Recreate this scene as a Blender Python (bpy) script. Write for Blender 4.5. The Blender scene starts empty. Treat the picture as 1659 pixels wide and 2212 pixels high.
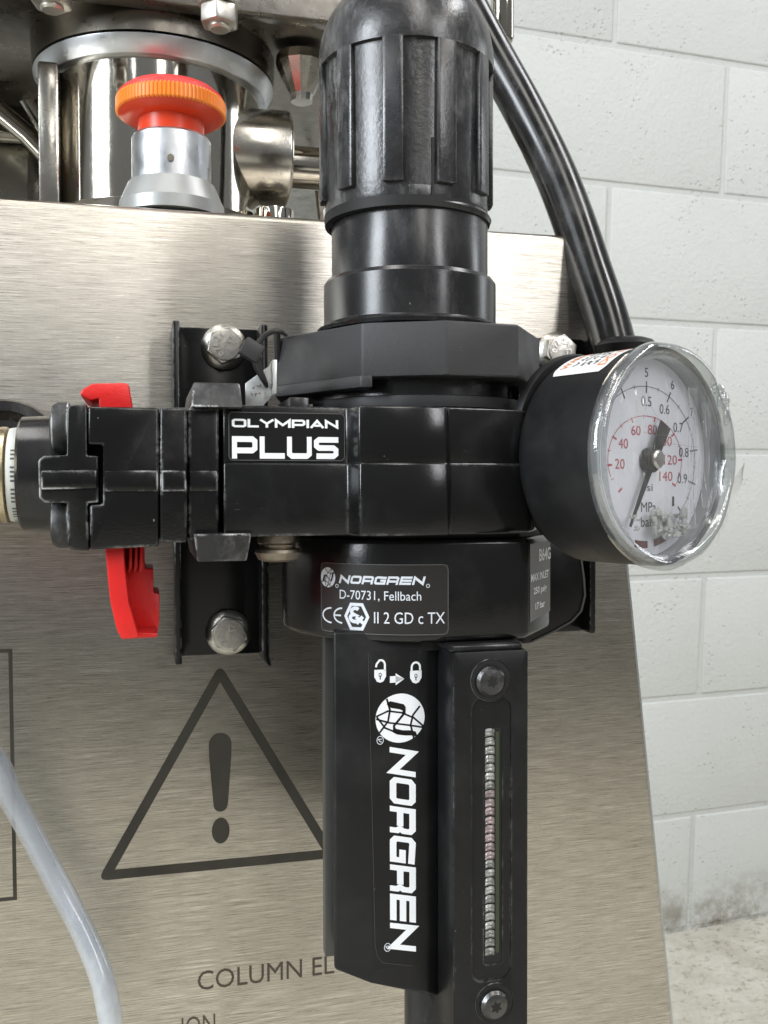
import bpy, bmesh, math, random
from mathutils import Vector, Matrix
random.seed(7)
rad = math.radians
PI = math.pi
U = 0.01                      # builders work in centimetres, the scene is in metres
sc = bpy.context.scene
col = sc.collection

# ------------------------------------------------------------------ camera
F_PX = 2074.0
yaw, pit, rol = rad(18.167), rad(5.294), rad(0.835)
Fv = Vector((math.sin(yaw)*math.cos(pit), math.cos(yaw)*math.cos(pit), -math.sin(pit)))
r_ = Vector((math.cos(yaw), -math.sin(yaw), 0)); u_ = r_.cross(Fv)
Rv = math.cos(rol)*r_ + math.sin(rol)*u_
Uv = -math.sin(rol)*r_ + math.cos(rol)*u_
cam_d = bpy.data.cameras.new('camera'); cam = bpy.data.objects.new('camera', cam_d); col.objects.link(cam)
cam.matrix_world = Matrix((Rv, Uv, -Fv)).transposed().to_4x4()
cam_d.sensor_fit = 'HORIZONTAL'; cam_d.sensor_width = 36; cam_d.lens = 36*F_PX/1659
cam_d.clip_start = 0.01; cam_d.clip_end = 60
cam_d.dof.use_dof = True; cam_d.dof.focus_distance = 0.29; cam_d.dof.aperture_fstop = 90
sc.camera = cam

# ------------------------------------------------------------------ light
sc.view_settings.view_transform = 'Standard'; sc.view_settings.look = 'None'
sc.view_settings.exposure = 0.0; sc.view_settings.gamma = 1
w = bpy.data.worlds.new('World'); sc.world = w; w.use_nodes = True
wn = w.node_tree.nodes; wl = w.node_tree.links
wbg = wn['Background']
wtc = wn.new('ShaderNodeTexCoord'); wsep = wn.new('ShaderNodeSeparateXYZ'); wramp = wn.new('ShaderNodeValToRGB')
wmr = wn.new('ShaderNodeMapRange'); wmr.inputs['From Min'].default_value = -1; wmr.inputs['From Max'].default_value = 1
wl.new(wtc.outputs['Generated'], wsep.inputs[0]); wl.new(wsep.outputs['Z'], wmr.inputs['Value'])
wl.new(wmr.outputs[0], wramp.inputs[0]); wl.new(wramp.outputs[0], wbg.inputs[0])
e = wramp.color_ramp.elements
e[0].position = 0.30; e[0].color = (0.20, 0.19, 0.175, 1)
e[1].position = 0.75; e[1].color = (0.52, 0.54, 0.56, 1)
e2 = wramp.color_ramp.elements.new(0.5); e2.color = (0.36, 0.36, 0.35, 1)
wbg.inputs[1].default_value = 0.5

def area(name, loc, target, sx, sy, power, color):
    d = bpy.data.lights.new(name, 'AREA'); d.shape = 'RECTANGLE'; d.size = sx; d.size_y = sy
    d.energy = power; d.color = color
    o = bpy.data.objects.new(name, d); col.objects.link(o); o.location = loc
    o.rotation_euler = (Vector(target)-Vector(loc)).to_track_quat('-Z', 'Y').to_euler()
    return o
# rows of ceiling strip lights of the workshop; other lamps added for highlights
def strip(x, y, z, length, power, color, wd=0.22):
    o = area('ceiling_strip_light', (x, y, z), (x, y, 0), wd, length, power, color); o.rotation_euler = (0, 0, 0); return o
strip(0.1, -2.6, 2.4, 4.0, 52, (1, 0.96, 0.90), 0.6)
strip(1.75, -2.2, 2.4, 4.4, 35, (1, 0.96, 0.90))
strip(-2.1, -1.4, 2.4, 4.4, 24, (0.94, 0.97, 1.0))
strip(1.9, 0.1, 2.5, 1.6, 26, (0.98, 0.98, 1.0), 0.5)
strip(-0.5, 0.4, 2.5, 1.4, 14, (1, 0.97, 0.93), 0.3)
area('neck_band_light', (-3.0, -0.9, 1.35), (0.1, 0.3, 0.2), 1.0, 1.9, 130, (0.88, 0.94, 1.0))  # added soft lamp, placed for the left bright band on the neck
area('gauge_glare_light', (2.9, 0.45, 0.85), (0.15, 0.25, 0), 0.5, 0.9, 9, (0.92, 0.96, 1.0))  # unseen lamp added so the gauge glass catches a glare
area('neck_band_light', (1.45, -2.6, 1.65), (0.1, 0.3, 0.2), 0.45, 1.5, 27, (0.97, 0.97, 1.0))  # added soft lamp, sized to band the neck and leave the body dark

# ------------------------------------------------------------------ machine frame (leans 4 degrees, turned 4)
a_, b_ = rad(-4), rad(4)
Xm = Vector((math.cos(a_), math.sin(a_), 0)); Yh = Vector((-math.sin(a_), math.cos(a_), 0)); Zh = Vector((0, 0, 1))
Zm = math.cos(b_)*Zh + math.sin(b_)*Yh
Ym = math.cos(b_)*Yh - math.sin(b_)*Zh
M3 = Matrix((Xm, Ym, Zm)).transposed()
def at(px, py, Y, machine=True):
    """point (cm) on the plane Y = const that is seen at a given spot of the photograph"""
    d = Fv + (px-829.5)/F_PX*Rv - (py-1106)/F_PX*Uv
    if machine: d = M3.transposed() @ d
    return d*(Y/d.y)
def X(px, py, Y): return at(px, py, Y).x
def Z(px, py, Y): return at(px, py, Y).z

# ------------------------------------------------------------------ materials
def nmat(name):
    m = bpy.data.materials.new(name); m.use_nodes = True
    return m, m.node_tree.nodes, m.node_tree.links, m.node_tree.nodes['Principled BSDF']
def setp(p, **k):
    names = dict(base='Base Color', rough='Roughness', metal='Metallic', spec='Specular IOR Level', aniso='Anisotropic',
                 trans='Transmission Weight', coat='Coat Weight', coatr='Coat Roughness', ior='IOR', sss='Subsurface Weight')
    for a, v in k.items():
        s = p.inputs[names[a]]
        s.default_value = (*v, 1) if a == 'base' else v
def math_node(n, l, op, a, b=None):
    x = n.new('ShaderNodeMath'); x.operation = op
    for i, v in enumerate((a, b)):
        if v is None: continue
        if isinstance(v, (int, float)): x.inputs[i].default_value = v
        else: l.new(v, x.inputs[i])
    return x.outputs[0]
def noise(n, l, scale, detail=4, rough=0.6, stretch=None, dist=0.0):
    tc = n.new('ShaderNodeTexCoord'); v = tc.outputs['Object']
    if stretch:
        mp = n.new('ShaderNodeMapping'); mp.inputs['Scale'].default_value = stretch; l.new(v, mp.inputs[0]); v = mp.outputs[0]
    t = n.new('ShaderNodeTexNoise'); t.inputs['Scale'].default_value = scale; t.inputs['Detail'].default_value = detail
    t.inputs['Roughness'].default_value = rough; t.inputs['Distortion'].default_value = dist; l.new(v, t.inputs['Vector'])
    return t.outputs['Fac']
def ramp(n, l, src, p0, p1, c0=0.0, c1=1.0):
    r = n.new('ShaderNodeMapRange'); r.inputs['From Min'].default_value = p0; r.inputs['From Max'].default_value = p1
    r.inputs['To Min'].default_value = c0; r.inputs['To Max'].default_value = c1; l.new(src, r.inputs['Value']); return r.outputs[0]
def mixc(n, l, fac, A, B):
    x = n.new('ShaderNodeMix'); x.data_type = 'RGBA'
    if isinstance(fac, (int, float)): x.inputs[0].default_value = fac
    else: l.new(fac, x.inputs[0])
    for i, v in ((6, A), (7, B)):
        if isinstance(v, tuple): x.inputs[i].default_value = (*v, 1)
        else: l.new(v, x.inputs[i])
    return x.outputs[2]
def bump(n, l, p, h, strength, dist):
    b = n.new('ShaderNodeBump'); b.inputs['Strength'].default_value = strength; b.inputs['Distance'].default_value = dist
    l.new(h, b.inputs['Height']); l.new(b.outputs[0], p.inputs['Normal']); return b

def black(name, base=0.012, rough=0.3, grain=0.3, wear=0.0, dust_sheen=0.25, worn=(0.55, 0.55, 0.55), gs=1400, spec=0.5, scuff_sheen=0.0, fine_s=0.0):
    m, n, l, p = nmat(name); setp(p, rough=rough, spec=spec)
    big = noise(n, l, 45, 6, 0.65); sm = noise(n, l, 1600, 2, 0.5)
    d = math_node(n, l, 'MULTIPLY', ramp(n, l, big, 0.48, 0.75), dust_sheen)
    c = mixc(n, l, d, (base, base, base*1.05), (0.05, 0.05, 0.049))
    spk = ramp(n, l, noise(n, l, 420, 3, 0.75), 0.735, 0.76)
    c = mixc(n, l, math_node(n, l, 'MULTIPLY', spk, 0.5), c, (0.35, 0.34, 0.32))
    rr = ramp(n, l, big, 0.3, 0.8, rough*0.8, min(1, rough*1.5)); l.new(rr, p.inputs['Roughness'])
    if scuff_sheen:
        sn = noise(n, l, 60, 8, 0.75, (1, 1, 0.45)); fine = noise(n, l, 500, 4, 0.7, (1, 1, 0.3))
        s = math_node(n, l, 'MULTIPLY', ramp(n, l, sn, 0.5, 0.72), ramp(n, l, fine, 0.4, 0.7))
        c = mixc(n, l, math_node(n, l, 'MULTIPLY', s, scuff_sheen), c, (0.22, 0.22, 0.225))
    if wear:
        bv = n.new('ShaderNodeBevel'); bv.inputs['Radius'].default_value = 0.0009; bv.samples = 4
        g = n.new('ShaderNodeNewGeometry')
        dt = n.new('ShaderNodeVectorMath'); dt.operation = 'DOT_PRODUCT'
        l.new(bv.outputs[0], dt.inputs[0]); l.new(g.outputs['Normal'], dt.inputs[1])
        ed = ramp(n, l, dt.outputs['Value'], 0.995, 0.86)
        nz = math_node(n, l, 'MULTIPLY', ramp(n, l, noise(n, l, 330, 7, 0.8), 0.44, 0.62), ramp(n, l, noise(n, l, 55, 4, 0.6), 0.44, 0.60))
        c = mixc(n, l, math_node(n, l, 'MULTIPLY', math_node(n, l, 'MULTIPLY', ed, nz), wear), c, worn)
    if fine_s:
        for st, sd in (((1, 1, 9), 0.0), ((9, 1, 1), 3.0)):
            q = ramp(n, l, noise(n, l, 95, 8, 0.8, st, 1.0+sd), 0.66, 0.72, 0, fine_s)
            c = mixc(n, l, q, c, (0.30, 0.30, 0.29))
    l.new(c, p.inputs['Base Color'])
    h = noise(n, l, gs, 3, 0.6)
    bump(n, l, p, h, grain, 0.0001)
    return m

def brushed(name, base=(0.82, 0.765, 0.67), rough=0.27, dark=(0.18, 0.165, 0.14)):
    m, n, l, p = nmat(name); setp(p, metal=1.0, rough=rough, aniso=0.8)
    fine = noise(n, l, 130, 8, 0.8, (0.6, 1, 55)); mid = noise(n, l, 60, 8, 0.8, (0.6, 1, 55)); blot = noise(n, l, 28, 5, 0.65)
    s = math_node(n, l, 'MULTIPLY', ramp(n, l, fine, 0.40, 0.60), 0.6)
    s = math_node(n, l, 'ADD', s, math_node(n, l, 'MULTIPLY', ramp(n, l, mid, 0.38, 0.62), 0.4))
    c = mixc(n, l, s, dark, base)
    c = mixc(n, l, ramp(n, l, blot, 0.46, 0.72, 0, 0.3), c, (0.33, 0.30, 0.26))
    glint = ramp(n, l, noise(n, l, 48, 8, 0.85, (0.7, 1, 75)), 0.54, 0.60, 0, 0.8)  # highlight glints of the brushing, painted into the colour as pale streaks
    c = mixc(n, l, glint, c, (0.96, 0.92, 0.84))
    l.new(c, p.inputs['Base Color'])
    l.new(ramp(n, l, fine, 0.3, 0.7, rough*0.9, rough*1.2), p.inputs['Roughness'])
    cx = n.new('ShaderNodeCombineXYZ'); cx.inputs[0].default_value = 1
    vt = n.new('ShaderNodeVectorTransform'); vt.vector_type = 'VECTOR'; vt.convert_from = 'OBJECT'; vt.convert_to = 'WORLD'
    l.new(cx.outputs[0], vt.inputs[0]); l.new(vt.outputs[0], p.inputs['Tangent'])
    bump(n, l, p, fine, 0.35, 0.00012)
    return m
def metal(name, base, rough, bs=300, bstr=0.15, grime=0.3, gcol=(0.12, 0.11, 0.1), ripple=0.0):
    m, n, l, p = nmat(name); setp(p, metal=1.0, rough=rough)
    nz = noise(n, l, 90, 6, 0.65)
    c = mixc(n, l, ramp(n, l, nz, 0.5, 0.78, 0, grime), base, gcol); l.new(c, p.inputs['Base Color'])
    l.new(ramp(n, l, nz, 0.3, 0.8, rough*0.7, rough*1.6), p.inputs['Roughness'])
    h = noise(n, l, bs, 4, 0.6)
    if ripple:
        h = math_node(n, l, 'ADD', h, math_node(n, l, 'MULTIPLY', noise(n, l, 14, 2, 0.4, (1, 1, 0.25)), ripple))
    bump(n, l, p, h, bstr, 0.0003)
    return m
def plain(name, base, rough=0.4, metal_=0.0, grain=0.1, vary=0.15, vs=80, **k):
    m, n, l, p = nmat(name); setp(p, rough=rough, metal=metal_, **k)
    nz = noise(n, l, vs, 5, 0.6)
    c = mixc(n, l, ramp(n, l, nz, 0.4, 0.75, 0, vary), base, tuple(x*0.45 for x in base)); l.new(c, p.inputs['Base Color'])
    bump(n, l, p, noise(n, l, 700, 3, 0.6), grain, 0.0002)
    return m
def clear(name, tint, refl=0.9, rough=0.08, milk=0.1, bstr=0.5, bscale=60, stretch=None, scratch_haze=0.0, ior=1.5):
    """clear plastic: see-through, with fresnel gloss, milky scratches that double as haze, and surface relief"""
    m = bpy.data.materials.new(name); m.use_nodes = True; n = m.node_tree.nodes; l = m.node_tree.links; n.clear()
    out = n.new('ShaderNodeOutputMaterial'); tr = n.new('ShaderNodeBsdfTransparent'); tr.inputs[0].default_value = (*tint, 1)
    gl = n.new('ShaderNodeBsdfGlossy'); gl.inputs['Roughness'].default_value = rough; gl.inputs['Color'].default_value = (refl, refl, refl, 1)
    df = n.new('ShaderNodeBsdfDiffuse'); df.inputs[0].default_value = (0.8, 0.82, 0.82, 1)
    lw = n.new('ShaderNodeLayerWeight'); lw.inputs[0].default_value = 0.5
    nz = noise(n, l, bscale, 6, 0.65, stretch, 0.8)
    b = n.new('ShaderNodeBump'); b.inputs['Strength'].default_value = bstr; b.inputs['Distance'].default_value = 0.0012
    l.new(nz, b.inputs['Height'])
    for s in (gl, df, lw): l.new(b.outputs[0], s.inputs['Normal'])
    mk = ramp(n, l, nz, 0.45, 0.75, milk*0.4, milk*1.6)
    if scratch_haze:
        s = ramp(n, l, noise(n, l, 110, 8, 0.8, (6, 6, 0.5), 1.5), 0.59, 0.70, 0, scratch_haze)
        mk = math_node(n, l, 'MAXIMUM', mk, s)
    m1 = n.new('ShaderNodeMixShader'); l.new(mk, m1.inputs[0]); l.new(tr.outputs[0], m1.inputs[1]); l.new(df.outputs[0], m1.inputs[2])
    m2 = n.new('ShaderNodeMixShader'); f0 = ((ior-1)/(ior+1))**2
    fc = math_node(n, l, 'POWER', lw.outputs['Facing'], 3.5); fc = math_node(n, l, 'ADD', math_node(n, l, 'MULTIPLY', fc, 1-f0), f0); l.new(fc, m2.inputs[0]); l.new(m1.outputs[0], m2.inputs[1]); l.new(gl.outputs[0], m2.inputs[2])
    l.new(m2.outputs[0], out.inputs[0])
    return m

MT = dict(
    steel=brushed('brushed_steel'),
    knob=black('knob_plastic', 0.013, 0.27, 0.7, 0.8, 0.9, (0.35, 0.35, 0.36), 700, scuff_sheen=1.3, spec=0.7),  # strong scuff and dust also paint in the knob's pale sheen
    neck=black('neck_plastic', 0.012, 0.22, 0.12, 0.35, 0.3, (0.3, 0.3, 0.3), scuff_sheen=0.25),
    nut=black('matt_nylon', 0.026, 0.5, 0.6, 0.3, 0.35, (0.2, 0.2, 0.2), 1500),
    body=black('painted_body', 0.005, 0.17, 0.2, 1.1, 0.2, (0.7, 0.7, 0.7), spec=0.5, fine_s=0.3),
    valve=black('painted_valve', 0.005, 0.2, 0.3, 2.2, 0.35, (0.8, 0.81, 0.81), spec=0.45, fine_s=0.5),
    clamp=black('worn_clamp', 0.012, 0.42, 0.8, 2.5, 0.9, (0.9, 0.9, 0.9), 700, scuff_sheen=0.9, fine_s=0.5),
    guard=black('guard_plastic', 0.008, 0.36, 0.2, 0.4, 0.2, (0.4, 0.4, 0.4), spec=0.3, fine_s=0.2),
    bowl=plain('bowl_grey', (0.06, 0.06, 0.055), 0.35),
    bracket=black('bracket_paint', 0.004, 0.2, 0.12, 0.8, 0.1, (0.5, 0.5, 0.5), spec=0.3),
    gauge=black('gauge_case', 0.010, 0.4, 0.3, 0.0, 0.2, spec=0.35),
    tube=black('tube_paint', 0.004, 0.19, 0.12, 0.0, 0.5, scuff_sheen=0.25, gs=500),
    hole=plain('dark_recess', (0.004, 0.004, 0.004), 0.6),
    label=plain('black_label', (0.008, 0.008, 0.008), 0.3, grain=0.1, spec=0.3),
    slabel=plain('grey_label', (0.10, 0.09, 0.085), 0.4, grain=0.1, vs=60, vary=0.3),
    rlabel=plain('smoked_label', (0.022, 0.020, 0.019), 0.3, grain=0.1, vs=60, vary=0.4),
    ink=plain('white_ink', (0.82, 0.84, 0.86), 0.4, vary=0.12),
    silver=plain('silver_ink', (0.66, 0.69, 0.74), 0.35, vary=0.25, vs=150),
    etch=plain('etched_mark', (0.070, 0.064, 0.053), 0.45, 0.6, 0.3, 0.5, 60),
    etch2=plain('thin_etched_mark', (0.12, 0.10, 0.08), 0.45, 0.6, 0.3, 0.4, 60),
    bolt=metal('bolt_steel', (0.60, 0.58, 0.53), 0.36, 500, 0.4, 0.5),
    stamp=metal('stamped_steel', (0.75, 0.73, 0.68), 0.3, 400, 0.3, 0.3),
    rust=metal('rusty_screw', (0.30, 0.26, 0.21), 0.45, 300, 1.0, 1.0, (0.05, 0.03, 0.02)),
    torx=metal('torx_screw', (0.13, 0.13, 0.13), 0.3, 260, 1.0, 1.0, (0.015, 0.015, 0.015)),
    brass=metal('brass', (0.58, 0.50, 0.34), 0.3, 300, 0.3, 0.6, (0.2, 0.14, 0.07)),
    white=plain('white_plastic', (0.62, 0.64, 0.60), 0.4),
    red=plain('red_plastic', (0.70, 0.016, 0.014), 0.38, grain=0.5, vary=0.45, vs=45),
    orange=plain('orange_red_plastic', (0.78, 0.06, 0.015), 0.33, grain=0.05, vary=0.08),
    captop=plain('faded_red_cap', (0.78, 0.05, 0.045), 0.45, grain=0.2, vary=0.08),
    rim=plain('faded_orange_rim', (0.88, 0.25, 0.02), 0.42, grain=0.2, vary=0.1),
    alu=metal('aluminium', (0.60, 0.62, 0.64), 0.36, 250, 0.25, 0.25, (0.3, 0.3, 0.31)),
    cast=plain('cast_skirt', (0.42, 0.43, 0.42), 0.4, 0.5, 0.2, 0.2),
    polish=metal('polished_steel', (0.50, 0.475, 0.42), 0.08, 90, 0.08, 0.3, (0.3, 0.28, 0.25), 2.5),
    ground=metal('ground_steel', (0.52, 0.50, 0.45), 0.22, 250, 0.2, 0.3, (0.25, 0.23, 0.2), 1.5),
    dull=metal('dull_steel', (0.20, 0.185, 0.16), 0.3, 200, 0.2, 0.4),
    hose=plain('milky_hose', (0.60, 0.63, 0.70), 0.3, grain=0.15, vary=0.15, sss=0.0),
    dial=plain('dial_face', (0.80, 0.81, 0.86), 0.45, vary=0.12, vs=60),
    dred=plain('dial_red', (0.50, 0.07, 0.10), 0.5),
    dblack=plain('dial_black', (0.03, 0.03, 0.035), 0.5),
    maroon=plain('maroon_mark', (0.12, 0.015, 0.02), 0.5),
    needle=plain('needle_paint', (0.03, 0.028, 0.025), 0.4, vary=0.3),
    shard=plain('crushed_plastic', (0.55, 0.56, 0.52), 0.35, grain=0.6, vary=0.3, vs=250),
    tag=metal('tag_aluminium', (0.66, 0.67, 0.66), 0.42, 300, 0.2, 0.3, (0.35, 0.35, 0.34)),
    tie=black('cable_tie', 0.02, 0.4, 0.2, 0.0, 0.3),
    paper=plain('white_sticker', (0.74, 0.74, 0.72), 0.45, vary=0.1),
    oink=plain('orange_ink', (0.70, 0.22, 0.06), 0.5),
    gink=plain('grey_ink', (0.10, 0.10, 0.10), 0.5),
    rim_clear=clear('clear_rim', (0.74, 0.76, 0.76), 1.0, 0.04, 0.16, 0.45, 45, (1, 1, 1), 0.5, 2.0),
    pane=clear('clear_window', (0.93, 0.94, 0.96), 1.0, 0.08, 0.09, 0.4, 22, None, 0.9, 1.6),  # scratches are strengthened to paint haze and glare on the glass too
    sight=clear('sight_tube', (0.8, 0.82, 0.8), 0.9, 0.08, 0.25, 0.4, 90, None, 0.0, 1.5),
    redstrip=plain('red_float', (0.45, 0.10, 0.12), 0.5),
    greenstrip=plain('green_strip', (0.030, 0.040, 0.018), 0.5),
)
MT['sightmix'] = plain('clear_ribbed_tube', (0.30, 0.295, 0.275), 0.12, grain=1.0, vary=1.9, vs=420)
MT['sightred'] = plain('clear_ribbed_tube_red', (0.32, 0.25, 0.245), 0.12, grain=1.0, vary=1.9, vs=420)
MT['hosemat'] = clear('milky_hose_wall', (0.80, 0.83, 0.88), 1.0, 0.15, 0.55, 0.12, 9, (1, 1, 0.5), 0.0, 1.5)
MT['dimline'] = plain('dim_grey_line', (0.14, 0.14, 0.14), 0.4)
MT['film'] = clear('torn_clear_film', (0.93, 0.94, 0.95), 1.0, 0.06, 0.22, 0.6, 50, (1, 1, 0.3), 0.5, 1.7)
MT['rimwall'] = plain('case_liner', (0.32, 0.33, 0.33), 0.3)
MT['crushed'] = plain('crushed_clear_plastic', (0.50, 0.51, 0.48), 0.2, grain=0.5, vary=0.35, vs=220)
MT['fibre'] = plain('pale_fibre', (0.5, 0.5, 0.47), 0.4)
# painted block wall, mortar, floor
def wallmat(name, base):
    m, n, l, p = nmat(name); setp(p, rough=0.55, spec=0.3)
    tc = n.new('ShaderNodeNewGeometry')
    def wn_(scale, det=6, ro=0.7, st=None):
        t = n.new('ShaderNodeTexNoise'); t.inputs['Scale'].default_value = scale; t.inputs['Detail'].default_value = det
        t.inputs['Roughness'].default_value = ro; l.new(tc.outputs['Position'], t.inputs['Vector']); return t.outputs['Fac']
    v = n.new('ShaderNodeTexVoronoi'); v.inputs['Scale'].default_value = 120; l.new(tc.outputs['Position'], v.inputs['Vector'])
    gate = ramp(n, l, wn_(9, 4), 0.45, 0.62)
    pit_ = math_node(n, l, 'MULTIPLY', ramp(n, l, v.outputs['Distance'], 0.30, 0.10), ramp(n, l, wn_(38, 4), 0.42, 0.56))
    pit_ = math_node(n, l, 'MULTIPLY', pit_, gate)
    sp = n.new('ShaderNodeSeparateXYZ'); l.new(tc.outputs['Position'], sp.inputs[0])
    low = ramp(n, l, sp.outputs['Z'], -0.755, -0.85)
    dirt = math_node(n, l, 'MULTIPLY', low, ramp(n, l, wn_(20, 9, 0.8), 0.42, 0.60))
    spot = ramp(n, l, wn_(22, 6, 0.7), 0.66, 0.74, 0, 0.45)
    c = mixc(n, l, ramp(n, l, wn_(5, 5), 0.4, 0.7, 0, 0.25), base, (0.48, 0.495, 0.48))
    c = mixc(n, l, math_node(n, l, 'MULTIPLY', pit_, 0.15), c, (0.3, 0.31, 0.3))
    c = mixc(n, l, math_node(n, l, 'MULTIPLY', spot, ramp(n, l, sp.outputs['Z'], -0.1, -0.6)), c, (0.36, 0.35, 0.33))
    c = mixc(n, l, math_node(n, l, 'MULTIPLY', dirt, 0.9), c, (0.17, 0.135, 0.09))
    l.new(c, p.inputs['Base Color'])
    h = math_node(n, l, 'ADD', math_node(n, l, 'MULTIPLY', wn_(130, 4, 0.6), 0.6), math_node(n, l, 'MULTIPLY', wn_(30, 4), 0.5))
    h = math_node(n, l, 'SUBTRACT', h, math_node(n, l, 'MULTIPLY', pit_, 0.9))
    bump(n, l, p, h, 0.75, 0.0028)
    return m
MT['block'] = wallmat('painted_block', (0.57, 0.585, 0.565))
MT['mortar'] = wallmat('painted_mortar', (0.55, 0.565, 0.545))
def floormat():
    m, n, l, p = nmat('painted_floor'); setp(p, rough=0.6)
    a = noise(n, l, 9, 9, 0.8); b2 = noise(n, l, 45, 9, 0.85, (1, 1.4, 1), 0.2)
    c = mixc(n, l, ramp(n, l, a, 0.4, 0.7), (0.60, 0.59, 0.52), (0.40, 0.37, 0.31))
    c = mixc(n, l, ramp(n, l, b2, 0.52, 0.62, 0, 0.8), c, (0.20, 0.145, 0.11)); l.new(c, p.inputs['Base Color'])
    bump(n, l, p, b2, 0.4, 0.003); return m
MT['floor'] = floormat()

# ------------------------------------------------------------------ mesh builders (all return verts, faces; cm)
def box(x0, x1, y0, y1, z0, z1):
    v = [(x, y, z) for x in (x0, x1) for y in (y0, y1) for z in (z0, z1)]
    return v, [(0, 1, 3, 2), (4, 6, 7, 5), (0, 4, 5, 1), (2, 3, 7, 6), (0, 2, 6, 4), (1, 5, 7, 3)]
def prism(poly, z0, z1, top=None):
    """poly in plan (x, y), extruded along z"""
    n = len(poly); tp = top or poly
    v = [(x, y, z0) for x, y in poly] + [(x, y, z1) for x, y in tp]
    return v, [tuple(range(n))[::-1], tuple(range(n, 2*n))] + [(i, (i+1) % n, n+(i+1) % n, n+i) for i in range(n)]
def slab(poly, y0, y1):
    """poly in elevation (x, z), thick from y0 (front) to y1"""
    n = len(poly)
    v = [(x, y0, z) for x, z in poly] + [(x, y1, z) for x, z in poly]
    return v, [tuple(range(n)), tuple(range(n, 2*n))[::-1]] + [(i, n+i, n+(i+1) % n, (i+1) % n) for i in range(n)]
def lathe(prof, seg=64, c=(0, 0, 0), axis='Z', fn=None, caps=True):
    v = []; f = []
    for k, (r, h) in enumerate(prof):
        for i in range(seg):
            t = 2*PI*i/seg; rr = r if fn is None else fn(r, h, t, k)
            a, b = rr*math.cos(t), rr*math.sin(t)
            p = {'Z': (a, b, h), 'X': (h, a, b), 'Y': (a, h, b)}[axis]
            v.append((c[0]+p[0], c[1]+p[1], c[2]+p[2]))
    for k in range(len(prof)-1):
        for i in range(seg):
            j = (i+1) % seg; f.append((k*seg+i, k*seg+j, (k+1)*seg+j, (k+1)*seg+i))
    if caps is True: f.append(tuple(range(seg))[::-1])
    if caps:
        f.append(tuple(range((len(prof)-1)*seg, len(prof)*seg)))
    return v, f
def catmull(P, n=10):
    P = [Vector(p) for p in P]; Q = [2*P[0]-P[1]] + P + [2*P[-1]-P[-2]]; out = []
    for i in range(1, len(Q)-2):
        for k in range(n):
            t = k/n; a, b, c, d = Q[i-1], Q[i], Q[i+1], Q[i+2]
            out.append(0.5*((2*b)+(-a+c)*t+(2*a-5*b+4*c-d)*t*t+(-a+3*b-3*c+d)*t**3))
    return out+[P[-1]]
def tube(path, r, seg=16):
    path = [Vector(p) for p in path]; v = []; f = []
    up = Vector((0, 0, 1))
    for i, p in enumerate(path):
        t = (path[min(i+1, len(path)-1)]-path[max(i-1, 0)]).normalized()
        if abs(t.dot(up)) > 0.97: s = Vector((0, 1, 0)).cross(t).normalized()
        else: s = up.cross(t).normalized()
        if i and s.dot(prev) < 0: s = -s
        if i: s = (prev-t*prev.dot(t)).normalized()
        prev = s; q = t.cross(s)
        rr = r(i/(len(path)-1)) if callable(r) else r
        for k in range(seg):
            an = 2*PI*k/seg; v.append(tuple(p+rr*(math.cos(an)*s+math.sin(an)*q)))
    for i in range(len(path)-1):
        for k in range(seg):
            j = (k+1) % seg; f.append((i*seg+k, i*seg+j, (i+1)*seg+j, (i+1)*seg+k))
    f.append(tuple(range(seg))[::-1]); f.append(tuple(range((len(path)-1)*seg, len(path)*seg)))
    return v, f
def join(*ms):
    V = []; Fc = []
    for v, f in ms:
        o = len(V); V += list(v); Fc += [tuple(i+o for i in q) for q in f]
    return V, Fc
def xf(m, fn): return [fn(*p) for p in m[0]], m[1]
def hexpoly(cx, cy, r, n=6, a0=0): return [(cx+r*math.cos(a0+2*PI*i/n), cy+r*math.sin(a0+2*PI*i/n)) for i in range(n)]
def rrect(x0, x1, z0, z1, r, n=5):
    out = []
    for cx, cz, a in ((x1-r, z1-r, 0), (x0+r, z1-r, 90), (x0+r, z0+r, 180), (x1-r, z0+r, 270)):
        for i in range(n+1):
            t = rad(a+90*i/n); out.append((cx+r*math.cos(t), cz+r*math.sin(t)))
    return out[::-1]

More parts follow.
